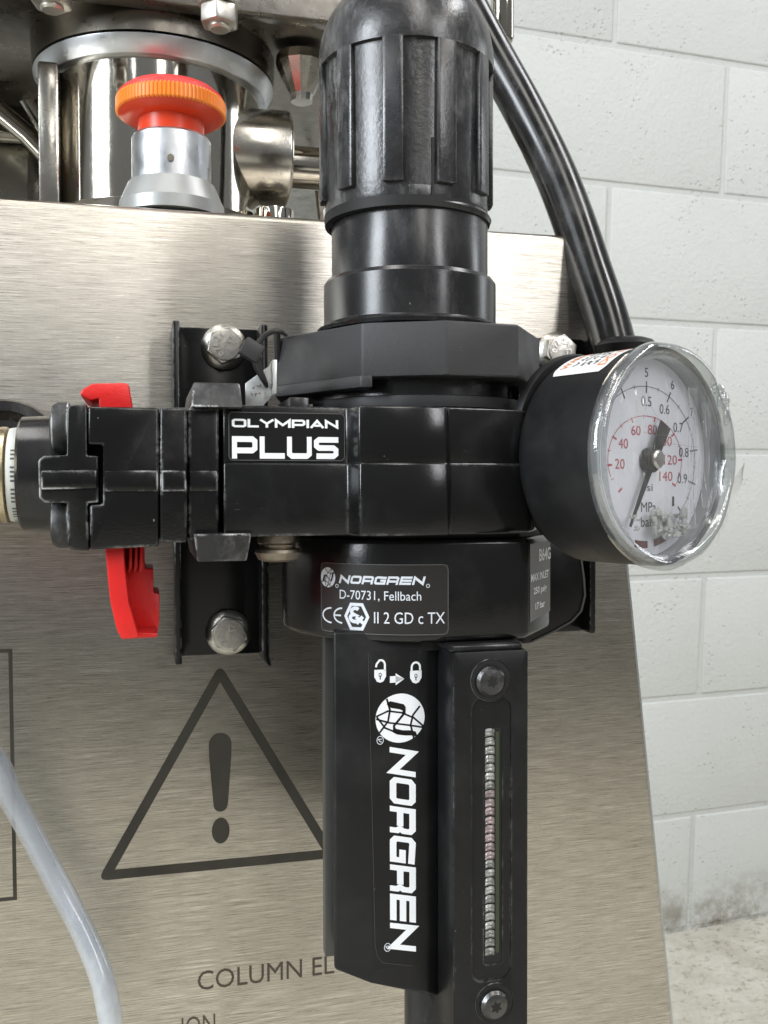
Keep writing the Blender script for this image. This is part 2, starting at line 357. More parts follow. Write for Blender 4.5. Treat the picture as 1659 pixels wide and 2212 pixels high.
def mesh(name, m, mat, bev=0, bseg=2, smooth=True, ang=32, sub=0, fixn=True):
    me = bpy.data.meshes.new(name)
    bm = bmesh.new(); vs = [bm.verts.new((x*U, y*U, z*U)) for x, y, z in m[0]]
    for q in m[1]:
        try: bm.faces.new([vs[i] for i in q])
        except ValueError: pass
    if fixn: bmesh.ops.recalc_face_normals(bm, faces=bm.faces)
    if bev:
        ed = [e for e in bm.edges if len(e.link_faces) == 2 and e.calc_face_angle(0) > rad(24)]
        bmesh.ops.bevel(bm, geom=ed, offset=bev*U, segments=bseg, profile=0.5, affect='EDGES', clamp_overlap=True)
    bm.to_mesh(me); bm.free()
    if smooth:
        me.polygons.foreach_set('use_smooth', [True]*len(me.polygons)); me.set_sharp_from_angle(angle=rad(ang))
    me.materials.append(MT[mat]); me.update()
    return me
class Thing:
    def __init__(s, name, label, cat, base=(0, 0, 0), rot=None, machine=True, group=None, rel=False):
        o = bpy.data.objects.new(name, None); col.objects.link(o); o.empty_display_size = 0.01
        s.o = o; s.base = Vector(base); s.rel = rel
        R = M3 if machine else Matrix.Identity(3)
        loc = R @ (s.base*U)
        if rot is not None: R = R @ rot
        o.matrix_world = Matrix.Translation(loc) @ R.to_4x4()
        o['label'] = label; o['category'] = cat
        if group: o['group'] = group
    def part(s, name, m, mat, parent=None, label=None, **k):
        if not s.rel: m = ([(x-s.base.x, y-s.base.y, z-s.base.z) for x, y, z in m[0]], m[1])
        ob = bpy.data.objects.new(name, mesh(name, m, mat, **k)); col.objects.link(ob)
        ob.parent = parent or s.o
        if label: ob['label'] = label
        return ob
def single(name, label, cat, m, mat, base, machine=True, group=None, kind=None, **k):
    """a thing that is one mesh"""
    b = Vector(base); mm = ([(x-b.x, y-b.y, z-b.z) for x, y, z in m[0]], m[1])
    ob = bpy.data.objects.new(name, mesh(name, mm, mat, **k)); col.objects.link(ob)
    R = M3 if machine else Matrix.Identity(3)
    ob.matrix_world = Matrix.Translation(R @ (b*U)) @ R.to_4x4()
    if kind: ob['kind'] = kind
    if label: ob['label'] = label
    if cat: ob['category'] = cat
    if group: ob['group'] = group
    return ob
def copy_thing(t, base, rot=None, label=None):
    o = t.o.copy(); col.objects.link(o)
    R = M3 if rot is None else M3 @ rot
    o.matrix_world = Matrix.Translation(M3 @ (Vector(base)*U)) @ R.to_4x4()
    if label: o['label'] = label
    def rec(src, dst):
        for ch in [c for c in list(bpy.data.objects) if c.parent == src]:
            c = ch.copy(); col.objects.link(c); c.parent = dst; rec(ch, c)
    rec(t.o, o); return o

# ------------------------------------------------------------------ lettering
def text2d(s, bold=0.0, res=3):
    cu = bpy.data.curves.new('t', 'FONT'); cu.body = s; cu.size = 1; cu.offset = bold; cu.resolution_u = res; cu.fill_mode = 'FRONT'
    ob = bpy.data.objects.new('t', cu); col.objects.link(ob)
    dg = bpy.context.evaluated_depsgraph_get(); me = bpy.data.meshes.new_from_object(ob.evaluated_get(dg))
    V = [(v.co.x, v.co.y) for v in me.vertices]; Fc = [tuple(p.vertices) for p in me.polygons]
    bpy.data.objects.remove(ob); bpy.data.curves.remove(cu); bpy.data.meshes.remove(me)
    return V, Fc
def fit(t, x0, x1, y0, y1):
    V, Fc = t; xs = [p[0] for p in V]; ys = [p[1] for p in V]
    ax, bx, ay, by = min(xs), max(xs), min(ys), max(ys)
    return [((x-ax)/(bx-ax)*(x1-x0)+x0, (y-ay)/(by-ay)*(y1-y0)+y0) for x, y in V], Fc
def ribbon(P, w, closed=False):
    """2-D polyline of width w with mitred corners"""
    P = [Vector(p) for p in P]; n = len(P); L = []; Rr = []
    for i, p in enumerate(P):
        a = P[i-1] if (i or closed) else None; b = P[(i+1) % n] if (i < n-1 or closed) else None
        d1 = (p-a).normalized() if a is not None else None; d2 = (b-p).normalized() if b is not None else None
        d1 = d1 or d2; d2 = d2 or d1
        n1 = Vector((-d1.y, d1.x)); n2 = Vector((-d2.y, d2.x)); mt = (n1+n2)
        mt = mt.normalized() if mt.length > 1e-6 else n1
        k = w/2/max(0.35, mt.dot(n1)); L.append(tuple(p+mt*k)); Rr.append(tuple(p-mt*k))
    m = n if closed else n-1
    return L+Rr, [(i, (i+1) % n, n+(i+1) % n, n+i) for i in range(m)]
def join2(*ms): return join(*ms)
def circ(cx, cy, rx, ry, a0, a1, n=24): return [(cx+rx*math.cos(rad(a0+(a1-a0)*i/n)), cy+ry*math.sin(rad(a0+(a1-a0)*i/n))) for i in range(n+1)]
# squared wide capitals as strokes on a 1 x 1 cell; c = corner cut
c_ = 0.13
GL = {
 'O': [([(c_, 0), (1-c_, 0), (1, c_), (1, 1-c_), (1-c_, 1), (c_, 1), (0, 1-c_), (0, c_)], True)],
 'L': [([(0, 1.0), (0, 0), (1, 0)], False)], 'I': [([(0, 0), (0, 1)], False)],
 'Y': [([(0, 1), (0.5, 0.45), (1, 1)], False), ([(0.5, 0.5), (0.5, 0)], 's')],
 'M': [([(0, 0), (0, 1), (0.5, 0.25), (1, 1), (1, 0)], False)],
 'P': [([(0, 0), (0, 1), (1-c_, 1), (1, 1-c_), (1, 0.32+c_), (1-c_, 0.32), (0.0, 0.32)], 'e')],
 'A': [([(0, 0), (0.5, 1), (1, 0)], False), ([(0.12, 0.24), (0.88, 0.24)], 'b')],
 'N': [([(0, 0), (0, 1), (1, 0), (1, 1)], False)],
 'U': [([(0, 1), (0, c_), (c_, 0), (1-c_, 0), (1, c_), (1, 1)], False)],
 'S': [([(1, 1), (c_, 1), (0, 1-c_), (0, 0.5+c_), (c_, 0.5), (1-c_, 0.5), (1, 0.5-c_), (1, c_), (1-c_, 0), (0, 0)], False)],
 'R': [([(0, 0), (0, 1), (1-c_, 1), (1, 1-c_), (1, 0.52), (0.90, 0.36), (1, 0.2), (1, 0)], False), ([(0, 0.36), (0.9, 0.36)], 'b')],
 'G': [([(1, 0.94), (c_, 1), (0, 1-c_), (0, c_), (c_, 0), (1, 0), (1, 0.48), (0.5, 0.48)], False)],
 'E': [([(1, 1), (0, 1), (0, 0), (1, 0)], False), ([(0, 0.5), (1.0, 0.5)], 's')],
}
def strokes(word, H, W, w, gap, shear=0.0, widths={}):
    """word in stroke capitals: cap height H, letter width W, stroke w"""
    x = 0; ms = []
    for ch in word:
        lw = widths.get(ch, W)
        for P, cl in GL[ch]:
            inner = max(lw-w, 0)
            Q = [(x+w/2+px_*inner, w/2+py_*(H-w)) for px_, py_ in P]
            trim = cl if isinstance(cl, str) else ''; cl = cl is True
            if not cl:  # lengthen free vertical ends to full cap height
                def ext(i, j):
                    a, b = Vector(Q[i]), Vector(Q[j]); d = (a-b).normalized(); 
                    if abs(d.y) > 0.3 and (P[i][1] in (0, 1)): Q[i] = tuple(a+d*(w/2))
                    elif abs(d.x) > 0.9 and P[i][0] == 1: Q[i] = tuple(a+d*(w/2))
                if trim:
                    def cut(i, j):
                        a, b = Vector(Q[i]), Vector(Q[j]); Q[i] = tuple(a-(a-b).normalized()*(w/2))
                    if trim in 'bs': cut(0, 1)
                    if trim in 'be': cut(-1, -2)
                    if trim == 's': ext(-1, -2)
                    if trim == 'e': ext(0, 1)
                else: ext(0, 1); ext(-1, -2)
            ms.append(ribbon(Q, w, cl))
        x += lw+gap
    m = join(*ms)
    return [(px_+shear*py_, py_) for px_, py_ in m[0]], m[1]
def plane_map(m2, fn, lift=0.0): return [fn(u, v) for u, v in m2[0]], m2[1]

exec_order = []
# ================================================================== SETTING: wall and floor
WY = 132.2; WZ0 = 57.04; WX0 = 78.87; BS = 20.32
FLOOR_Z = WZ0-BS*7-0.3
single('floor', None, None, ([(-400, -400, FLOOR_Z), (600, -400, FLOOR_Z), (600, WY+5, FLOOR_Z), (-400, WY+5, FLOOR_Z)], [(0, 1, 2, 3)]), 'floor', (0, 0, FLOOR_Z), machine=False, kind='structure', smooth=False)
wall = single('wall', None, None, box(-200, 360, WY+0.28, WY+14, FLOOR_Z, WZ0+BS*5), 'mortar', (0, WY, FLOOR_Z), machine=False, kind='structure', smooth=False)
def blockmesh():
    nx, nz = 16, 8; W2, H2 = BS-0.42, BS/2-0.42
    bm_v, bm_f = box(-W2, W2, 0, 6, -H2, H2)
    return mesh('block', (bm_v, bm_f), 'block', bev=0.3, bseg=3, ang=60)
bme = blockmesh()
for k in range(-3, 7):
    for j in range(-4, 7):
        x = WX0+BS*(2*j + (1 if k % 2 == 0 else 0)) + BS
        o = bpy.data.objects.new('block', bme); col.objects.link(o); o.parent = wall
        o.location = ((x)*U, (random.uniform(-0.06, 0.06))*U, (WZ0-BS*k-BS/2-FLOOR_Z)*U)
        o.rotation_euler = (0, rad(random.uniform(-0.12, 0.12)), 0)
PY = 36.0
def XX(px, Y, py=1000): return X(px, py, Y)
def ZZ(py, Y, px=885): return Z(px, py, Y)
def elev(pts, Y): return [(X(a, b, Y), Z(a, b, Y)) for a, b in pts]

# ================================================================== STEEL CONTROL BOX (panel, etched marks)
def edge_x(z): return 17.95+(10.2-z)*0.1115
prof = [(PY, -48), (PY, 9.95)] + [(PY+0.25-0.25*math.cos(t), 9.95+0.25*math.sin(t)) for t in (0.3, 0.65, 1.0, 1.3)] + [(PY+0.35, 10.25), (52, 14.6), (52, -48)]
n_ = len(prof)
pv = [(-32, y, z) for y, z in prof] + [(edge_x(z)+0.02*(y-PY), y, z) for y, z in prof]
pf = [tuple(range(n_)), tuple(range(n_, 2*n_))[::-1]] + [(i, (i+1) % n_, n_+(i+1) % n_, n_+i) for i in range(n_)]
box_t = Thing('control_box', 'brushed stainless steel control box with etched warning triangle behind the black regulator', 'control box', (2.7, PY, -20))
box_t.part('front_panel', (pv, pf), 'steel', bev=0.13, bseg=3, ang=50)
LF = PY-0.012
def on_panel(m2, off=0.0): return [(u, LF-off, v) for u, v in m2[0]], m2[1]
box_t.part('edge_strip', ([(edge_x(10.0)-0.02, PY+0.15, 10.0), (edge_x(-48)-0.02, PY+0.15, -48), (edge_x(-48)+0.2, PY+0.3, -48), (edge_x(10.0)+0.17, PY+0.3, 10.0),
                           (edge_x(10.0)-0.02, PY+0.6, 10.0), (edge_x(-48)-0.02, PY+0.6, -48), (edge_x(-48)+0.2, PY+0.6, -48), (edge_x(10.0)+0.17, PY+0.6, 10.0)],
                          [(0, 1, 2, 3), (7, 6, 5, 4), (3, 2, 6, 7), (0, 4, 5, 1)]), 'alu')
tri = [(2.74, -7.12), (-1.17, -13.98), (6.62, -13.98)]
def rounded(P, r, n=5):
    out = []
    P = [Vector(p) for p in P]
    for i, p in enumerate(P):
        a = (P[i-1]-p).normalized(); b = (P[(i+1) % len(P)]-p).normalized()
        for k in range(n+1):
            t = k/n; q = p+a*r*(1-t)**2+b*r*t**2; out.append(tuple(q))
    return out
ol = rounded([(2.74, -6.5), (-1.72, -14.22), (7.20, -14.22)], 0.42, 6); il = [(2.74, -7.2), (-1.10, -13.87), (6.58, -13.87)]
# outline as a closed band: outer rounded triangle, inner sharp triangle
def band(outer, inner_pts):
    m = len(outer)//3; inner = []
    for i in range(3): inner += [inner_pts[i]]*m
    n = len(outer); V = outer+inner
    return V, [(i, (i+1) % n, n+(i+1) % n, n+i) for i in range(n)]
box_t.part('warning_triangle', on_panel(band(ol, il)), 'etch', smooth=False)
zt, zb = Z(475, 1583, PY), Z(478, 1752, PY); xc = X(476, 1670, PY)
bar = circ(xc, zt-0.42, 0.42, 0.42, 180, 0, 14) + [(xc+0.41, zt-0.9), (xc+0.27, zb+0.2)] + circ(xc, zb+0.24, 0.26, 0.26, 0, -180, 10) + [(xc-0.41, zt-0.9)]
zd = Z(477, 1794, PY)
box_t.part('exclamation_mark', on_panel(join((bar, [tuple(range(len(bar)))]), (circ(xc, zd, 0.33, 0.49, 0, 345, 23), [tuple(range(24))]))), 'etch', smooth=False)
box_t.part('etched_frame', on_panel(join(ribbon([(-20, -5.7), (-4.58, -5.7), (-4.52, -14.55), (-20, -14.55)], 0.13))), 'etch', smooth=False)
za, zb_ = Z(430, 2136, PY), Z(425, 2102, PY)
box_t.part('lettering', on_panel(fit(text2d('COLUMN EL'), X(427, 2120, PY), X(722, 2080, PY), -18.72, -18.0)), 'etch2', smooth=False)
box_t.part('lettering', on_panel(fit(text2d('ION'), X(392, 2200, PY), X(465, 2200, PY), -20.38, -19.66)), 'etch2', smooth=False)

# ================================================================== EMERGENCY STOP
EY = 39.0; ex = 1.22
est = Thing('emergency_stop', 'red and orange mushroom push button on a grey aluminium collar atop the steel box', 'push button', (ex, EY, 11.0))
c0 = (ex, EY, 0)
zs = Z(372, 448, EY-2)  # skirt
est.part('skirt', lathe([(2.03, 10.6), (2.03, 11.08), (1.68, 11.88), (1.62, 11.92), (1.5, 11.93)], 80, c0), 'cast', ang=22)
est.part('collar', lathe([(1.53, 11.7), (1.53, 14.05-0.42), (1.47, 13.72), (1.38, 13.72)], 64, c0), 'alu')
est.part('set_screw', lathe([(0.13, -1.60), (0.13, -1.4)], 16, (ex-0.08, EY, Z(362, 341, EY-1.5)), 'Y'), 'dull')
est.part('stem', lathe([(1.27, 13.4), (1.27, 14.7), (1.4, 14.95)], 64, c0), 'orange')
NR = 84
def ridge(r, h, t, k): return r-(0.05 if (int(t/(2*PI)*NR*4+0.5)//2 % 2) else 0.0)
est.part('cap', lathe([(1.2, 14.35), (1.75, 14.42), (2.04, 14.62), (2.06, 15.0), (2.0, 15.25), (1.6, 15.42)], 72, c0), 'orange')
est.part('ribbed_rim', lathe([(2.05, 14.60), (2.12, 14.66), (2.12, 15.13), (2.06, 15.2)], NR*4, c0, fn=ridge), 'rim', smooth=False)
est.part('cap_top', lathe([(2.06, 15.14), (2.02, 15.32), (1.75, 15.55), (1.0, 15.75), (0.2, 15.8)], 72, c0), 'captop')

# ================================================================== POLISHED VESSEL NECK, flange, overhead plate
DY = 47.0; dx = 0.78
ves = Thing('vessel_neck', 'polished steel vessel neck with ground flange ring standing behind the red button', 'vessel', (dx, DY, 12.0))
cc = (dx, DY, 0)
zf0, zf1 = Z(330, 118, DY-5), Z(330, 73, DY-5.4)
ves.part('shell', lathe([(4.85, 11), (4.85, zf0+0.1)], 128, cc), 'polish', ang=60)
ves.part('flange_ring', lathe([(4.86, zf0-0.02), (5.12, zf0), (5.5, zf1), (5.3, zf1+0.08), (4.9, zf1+0.08)], 128, cc), 'alu', bev=0.03)
ves.part('upper_shell', lathe([(5.52, zf1+0.1), (5.6, zf1+3.0), (5.55, 24.6)], 128, cc), 'dull', ang=60)
ves.part('base_weld', lathe([(5.0, 11.6), (5.15, 11.85), (4.95, 12.35), (4.84, 12.4)], 96, cc), 'dull')
ves.part('drain_boss', lathe([(0.9, 0), (0.9, 2.0)], 24, (dx+5.2, DY-2.6, 10.8), 'Z'), 'polish', bev=0.1)
# clamp flats on the left side of the neck
ves.part('side_bar', box(dx-4.95, dx-4.1, DY-3.6, DY-2.2, 11.4, zf0-0.1), 'ground', bev=0.12)
# port to the right
PZ = Z(590, 335, 45)
prt = Thing('side_port', 'horizontal polished steel ferrule and pipe right of the vessel neck', 'pipe', (dx+5, 45.5, PZ))
prt.part('ferrule', lathe([(2.1, 3.5), (2.15, XX(622, 45.5, 330)-0.12), (2.05, XX(622, 45.5, 330))], 64, (0, 45.5, PZ), 'X'), 'ground', bev=0.05)
prt.part('pipe', lathe([(0.98, 6.7), (0.98, 16.5)], 48, (0, 46, PZ-0.15), 'X'), 'polish')
# conical knurled knob hanging right
kx = X(655, 150, 44)
knt = Thing('cone_knob', 'small faceted steel cone hanging under the plate beside the black knob', 'fitting', (kx, 45, 17))
knt.part('cone', lathe([(1.15, Z(655, 100, 43.4)), (1.2, Z(655, 120, 43.4)), (0.55, Z(655, 185, 43.4)), (0.5, Z(655, 200, 43.4))], 14, (kx, 44.5, 0)), 'ground', smooth=False)
# back plates and struts of the machine frame
fr = Thing('machine_frame', 'dull steel frame plates and struts behind the vessel neck', 'frame', (0, 55, 12))
fr.part('overhead_plate', box(-30, XX(960, 41.5, 60)-0.3, 41.5, 75, Z(600, 33, 41.5), Z(600, 33, 41.5)+1.2), 'dull', bev=0.04)
fr.part('front_lip', box(-30, XX(960, 40.6, 60), 40.6, 41.45, Z(600, 33, 40.6), 28), 'dull', bev=0.06)
fr.part('back_plate', box(X(568, 150, 56), X(700, 150, 56), 56, 56.4, Z(620, 232, 56), 32), 'dull', bev=0.03)
fr.part('side_plate', box(X(500, 100, 54), X(568, 100, 54), 53, 56, Z(560, 235, 53), 32), 'ground', bev=0.05)
fr.part('gusset', slab(elev([(-120, 100), (-120, 300), (30, 420), (66, 432), (80, 330), (60, 180), (95, 100), (95, -60), (-120, -60)], 57), 57, 58), 'dull')
fr.part('strut', tube([at(-60, 25, 54), at(50, 190, 54), at(115, 300, 54)], 0.55, 20), 'ground')
fr.part('strut', tube([at(-60, 190, 53), at(60, 292, 53), at(105, 340, 53)], 0.5, 20), 'polish')
fr.part('strut', tube([at(-60, 285, 55), at(40, 292, 55), at(100, 287, 55)], 0.42, 20), 'ground')
fr.part('left_panel', slab(elev([(-120, 298), (62, 298), (58, 450), (-120, 450)], 56), 56, 57), 'ground')
fr.part('post', slab(elev([(62, 300), (92, 330), (84, 450), (56, 450)], 55.6), 55.6, 56.6), 'dull', bev=0.05)
fr.part('saddle', lathe([(1.6, 0), (1.6, 4)], 40, (X(105, 310, 54), 54, Z(105, 305, 54)), 'X'), 'ground')
fr.part('thin_rod', tube([at(684, 392, 60), at(694, 480, 60)], 0.2, 10), 'rust')
crx = Thing('chrome_pipe', 'bright chrome pipe end behind the top of the black tube', 'pipe', at(1085, 60, 52))
crx.part('pipe', join(lathe([(0.2, Z(1088, 98, 52)), (0.55, Z(1088, 92, 52)), (0.66, Z(1088, 84, 52)), (0.66, 33)], 32, (X(1085, 60, 52), 52, 0))), 'polish')
# hanging nuts
def hexnut(name, label, px, py, Y, r):
    p = at(px, py, Y)
    t = Thing(name, label, 'nut', p, group='steel nuts under the overhead plate')
    t.part('nut', prism(hexpoly(p.x, p.y, r, 6, 0.3), p.z, p.z+r*0.9), 'bolt', bev=0.1)
    t.part('bolt_end', lathe([(r*0.45, p.z-0.18), (r*0.55, p.z-0.1), (r*0.55, p.z+0.1)], 32, (p.x, p.y, 0)), 'bolt')
    t.part('upper_nut', prism(hexpoly(p.x, p.y, r*1.15, 6, 0.9), p.z+r*0.95, p.z+r*1.8), 'bolt', bev=0.1)
hexnut('hex_nut', 'steel hex nut with bolt end hanging above the vessel flange, mid left', 474, 56, 39.3, 0.8)
hexnut('hex_nut', 'steel hex nut cut off by the top edge, near the top left corner', 112, 14, 39.3, 0.8)

# ================================================================== MOUNTING BRACKETS AND BOLTS
bz0, bz1 = -6.2, 5.85
lb = Thing('mounting_bracket', 'black painted channel bracket bolted to the steel box left of the regulator', 'bracket', (2.8, 35.8, 0), group='black mounting brackets')
lb.part('plate', box(1.3, 4.15, 35.55, 35.85, bz0+0.1, bz1), 'bracket', bev=0.04)
lb.part('flange', box(1.06, 1.3, 34.4, 35.85, bz0, bz1+0.03), 'bracket', bev=0.06)
lb.part('flange', slab([(4.1, bz1-0.02), (4.36, bz1-0.02), (4.36, -6.0), (4.45, -6.35), (4.3, -6.4), (4.1, -6.1)], 34.2, 35.85), 'bracket', bev=0.06)
lb.part('arm', box(1.9, 4.0, 26, 35.5, -0.9, 1.7), 'bracket')
rb = Thing('mounting_bracket', 'black curved bracket behind the pressure gauge and right of the filter', 'bracket', (15.5, 35.8, 0), group='black mounting brackets')
rb.part('plate', slab(rrect(11.0, 17.38, -5.78, 5.95, 0.35), 35.5, 35.85), 'bracket', bev=0.05)
rb.part('edge_flange', slab(rrect(17.2, 17.45, -5.8, 5.9, 0.1), 34.9, 35.85), 'bracket', bev=0.03)
arm = elev([(1130, 1150), (1250, 1150), (1261, 1230), (1266, 1285), (1258, 1322), (1236, 1345), (1195, 1368), (1150, 1390), (1130, 1392)], 33.0)
rb.part('curved_arm', slab(arm, 33.05, 35.45), 'bracket', bev=0.08, bseg=3)
rim_l = ribbon(elev([(1255, 1200), (1262, 1250), (1264, 1287), (1256, 1320), (1236, 1342), (1195, 1365), (1150, 1386)], 33.0), 0.05)  # grey ribbon standing in for the highlight along the arm's edge
rb.part('edge_highlight', join(([(x, 32.98, z) for x, z in rim_l[0]], rim_l[1]), ([(x, 33.06, z) for x, z in rim_l[0]], rim_l[1])), 'bowl', smooth=False)
rb.part('arm', box(9, 12.2, 28, 35.4, -3.3, 1.6), 'bracket', bev=0.05)

def hexbolt_proto():
    t = Thing('hex_bolt', 'steel flange bolt with stamped head in the upper corner of the left bracket', 'bolt', (0, 0, 0), rel=True, group='bolts holding the brackets')
    t.part('flange', lathe([(0.83, 0.05), (0.83, -0.06), (0.72, -0.2), (0.6, -0.28)], 48, (0, 0, 0), 'Y'), 'bolt', bev=0.02)
    h = hexpoly(0, 0, 0.68, 6, 0.35)
    t.part('head', slab([(x, z) for x, z in h], -0.58, -0.15), 'bolt', bev=0.03, smooth=False)
    t.part('head_face', lathe([(0.57, -0.57), (0.55, -0.64), (0.5, -0.65)], 40, (0, 0, 0), 'Y'), 'bolt')
    ms = []
    for k, ch in enumerate('A2-70'):
        a = rad(115+k*32); m2 = fit(text2d(ch, 0.02), -0.08, 0.08, -0.11, 0.11)
        for_ = []
        cx, cz = 0.36*math.cos(a), 0.36*math.sin(a); r = a-PI/2
        for x, y in m2[0]: for_.append((cx+x*math.cos(r)-y*math.sin(r), -0.685, cz+x*math.sin(r)+y*math.cos(r)))
        ms.append((for_, m2[1]))
    ms.append((lambda m2: ([(x, -0.685, z) for x, z in m2[0]], m2[1]))(join(ribbon([(0.02, 0.1), (0.14, 0.34), (0.3, 0.16)], 0.05), ribbon([(0.08, 0.12), (0.3, 0.06)], 0.05))))
    m = join(*ms); V = m[0]; nn = len(V)
    V2 = V+[(x, y+0.06, z) for x, y, z in V]
    t.part('stamping', (V2, m[1]+[tuple(i+nn for i in f)[::-1] for f in m[1]]), 'stamp', smooth=False)
    return t
hb = hexbolt_proto()
hb.o.matrix_world = Matrix.Translation(M3 @ (at(484, 750, 35.5)*U)) @ M3.to_4x4()
bpy.context.view_layer.update()
def roty(d): return Matrix.Rotation(rad(d), 3, 'Y')
copy_thing(hb, at(493, 1366, 35.5), roty(-25), 'steel flange bolt in the lower end of the left bracket above the warning triangle')
copy_thing(hb, at(1201, 762, 35.5), roty(60), 'steel flange bolt partly hidden behind the top of the pressure gauge')

# ================================================================== FILTER REGULATOR
AX, AY = 7.85, 28.0
reg = Thing('filter_regulator', 'tall black compressed air filter regulator with ribbed knob and white printed bowl guard', 'air regulator', (AX, AY, 0))
ac = (AX, AY, 0)
zk0 = Z(885, 418, AY-2.5); zk1 = Z(683, 175, AY); ztop = Z(865, -8, AY-1)
# knob
kc = (AX-0.1, AY, 0)
K0 = Z(885, 447, 25.6)
kpro = [(2.28, zk0-0.02), (2.4, zk0), (2.43, zk0+0.12), (2.43, zk0+1.0), (2.45, zk0+3.0), (2.46, Z(885, 86, 25.5)), (2.47, Z(885, 78, 25.5)), (2.6, Z(885, 76, 25.5)), (2.62, Z(885, 60, 25.5))]
zz = Z(885, 60, 25.5); hh = 2.35
kpro += [(2.62*math.cos(a)**0.75 if a < 1.5 else 0.3, zz+hh*math.sin(a)) for a in [0.15*i for i in range(1, 10)]] + [(0.9, zz+hh+0.02), (0.85, zz+hh+0.3)]
knob = reg.part('adjusting_knob', lathe(kpro, 120, kc), 'knob', ang=28)
def curved_box(c, r0, r1, a0, a1, z0, z1, n=6, taper=0.0):
    V = []; Fc = []
    for i in range(n+1):
        a = rad(a0+(a1-a0)*i/n)
        for r, z in ((r0, z0), (r1+taper, z0), (r1, z1), (r0, z1)):
            V.append((c[0]+r*math.sin(a), c[1]-r*math.cos(a), z))
    for i in range(n):
        for k in range(4): Fc.append((4*i+k, 4*i+(k+1) % 4, 4*i+4+(k+1) % 4, 4*i+4+k))
    Fc += [(0, 1, 2, 3), (4*n+3, 4*n+2, 4*n+1, 4*n)]
    return V, Fc
rz0, rz1 = Z(885, 386, 25.4), Z(885, 77, 25.5)
VA = 15.5   # direction from the axis to the camera
for k in range(10):
    a = -43.5+34.2*k-VA*0+ (5 if k > 4 else 0)
    a = -42.5 + 36*k*0.955 if k < 5 else -42.5+36*4*0.955+(k-4)*(360-36*4*0.955)/6
    reg.part('grip_rib', curved_box(kc, 2.3, 2.60, a-6.6-VA, a+6.6-VA, rz0, rz1+0.05, 5, 0.0), 'knob', parent=knob, bev=0.045)
# the spring tongue with two slits in front
for s in (-1, 1):
    a = 9+s*8.6-VA
    reg.part('slit', curved_box(kc, 2.25, 2.47, a-0.8, a+0.8, zk0-0.01, Z(885, 290, 25.5), 2, -0.02), 'hole', parent=knob, smooth=False)
reg.part('tongue', curved_box(kc, 2.25, 2.46, 9-7.4-VA, 9+7.4-VA, zk0-0.06, zk0+0.3, 4, -0.02), 'knob', parent=knob, bev=0.02)
reg.part('knob_nub', lathe([(0.75, zz+hh), (0.78, zz+hh+0.35), (0.6, zz+hh+0.45)], 24, kc), 'knob', parent=knob)
# split ring under the knob, neck, lip, foot
reg.part('knob_skirt', lathe([(2.3, zk0-0.3), (2.44, zk0-0.26), (2.46, zk0+0.02), (2.3, zk0+0.05)], 96, kc, caps=False), 'hole')
reg.part('snap_ring', lathe([(2.25, Z(885, 441, 25.6)), (2.40, Z(885, 440, 25.6)), (2.45, Z(885, 430, 25.6)), (2.40, Z(885, 423, 25.6)), (2.25, Z(885, 422, 25.6))], 96, ac, caps=False), 'neck')
zl = Z(885, 568, 25.4); zl2 = Z(885, 668, 25.3); zf = Z(885, 678, 25.2); zfo = Z(885, 690, 25.2)
reg.part('bonnet_neck', lathe([(2.34, zl-0.1), (2.34, Z(885, 445, 25.7)), (2.25, Z(885, 425, 25.7)), (2.2, zk0+0.2)], 120, ac), 'neck')
reg.part('bonnet_collar', lathe([(2.58, zl2-0.05), (2.58, zl-0.12), (2.5, zl), (2.3, zl+0.02)], 120, ac), 'neck', bev=0.0)
reg.part('bonnet_foot', lathe([(2.5, zfo), (2.74, zfo+0.02), (2.78, zf-0.02), (2.62, zf+0.05), (2.55, zl2)], 120, ac), 'neck')
reg.part('bonnet_seat', lathe([(2.62, 2.9), (2.62, zfo-0.1), (2.45, zfo-0.06), (2.4, zfo+0.1)], 96, ac), 'neck')
# panel nut
nz1, nz0 = Z(965, 694, 24.4), Z(965, 812, 24.4)
NP = [(XX(598, 28.3, 780), 28.3), (XX(782, 25.15, 760), 25.15), (XX(965, 24.2, 760), 24.2), (XX(1120, 24.4, 760), 24.4), (XX(1166, 26.6, 760), 26.6), (11.9, 29.5), (10, 32), (5.5, 32)]
nut = reg.part('panel_nut', prism(NP[:], nz0, nz1), 'nut', bev=0.06, ang=20)
reg.part('nut_lip', prism([(NP[0][0]-0.06, 28.3), (NP[1][0]-0.05, 25.09), (NP[1][0]+0.25, 25.0), (6.6, 30), (4.4, 31)], nz0-0.28, nz0+0.04), 'nut', parent=nut, bev=0.04)
reg.part('nut_chamfer', lathe([(2.6, nz1+0.05), (2.75, nz1+0.03), (2.8, nz1-0.05)], 64, (AX, AY+0.3, 0)), 'nut', parent=nut)
reg.part('thread_neck', lathe([(3.02, 2.0), (3.02, nz0+0.1)], 96, (8.1, AY+0.1, 0)), 'neck')
reg.part('seal_disc', lathe([(3.2, Z(885, 876, 24.9)), (3.2, Z(885, 851, 24.9)), (3.1, Z(885, 849, 24.9))], 96, (8.15, AY+0.15, 0)), 'nut', bev=0.02)
reg.part('neck_lug', box(XX(1100, 26, 840), XX(1122, 26, 840), 26, 27, 2.0, 2.95), 'neck', bev=0.04)
reg.part('neck_lug', box(XX(615, 28, 860), XX(655, 28, 860), 27, 29.5, 1.9, Z(630, 858, 27)), 'neck', bev=0.02)
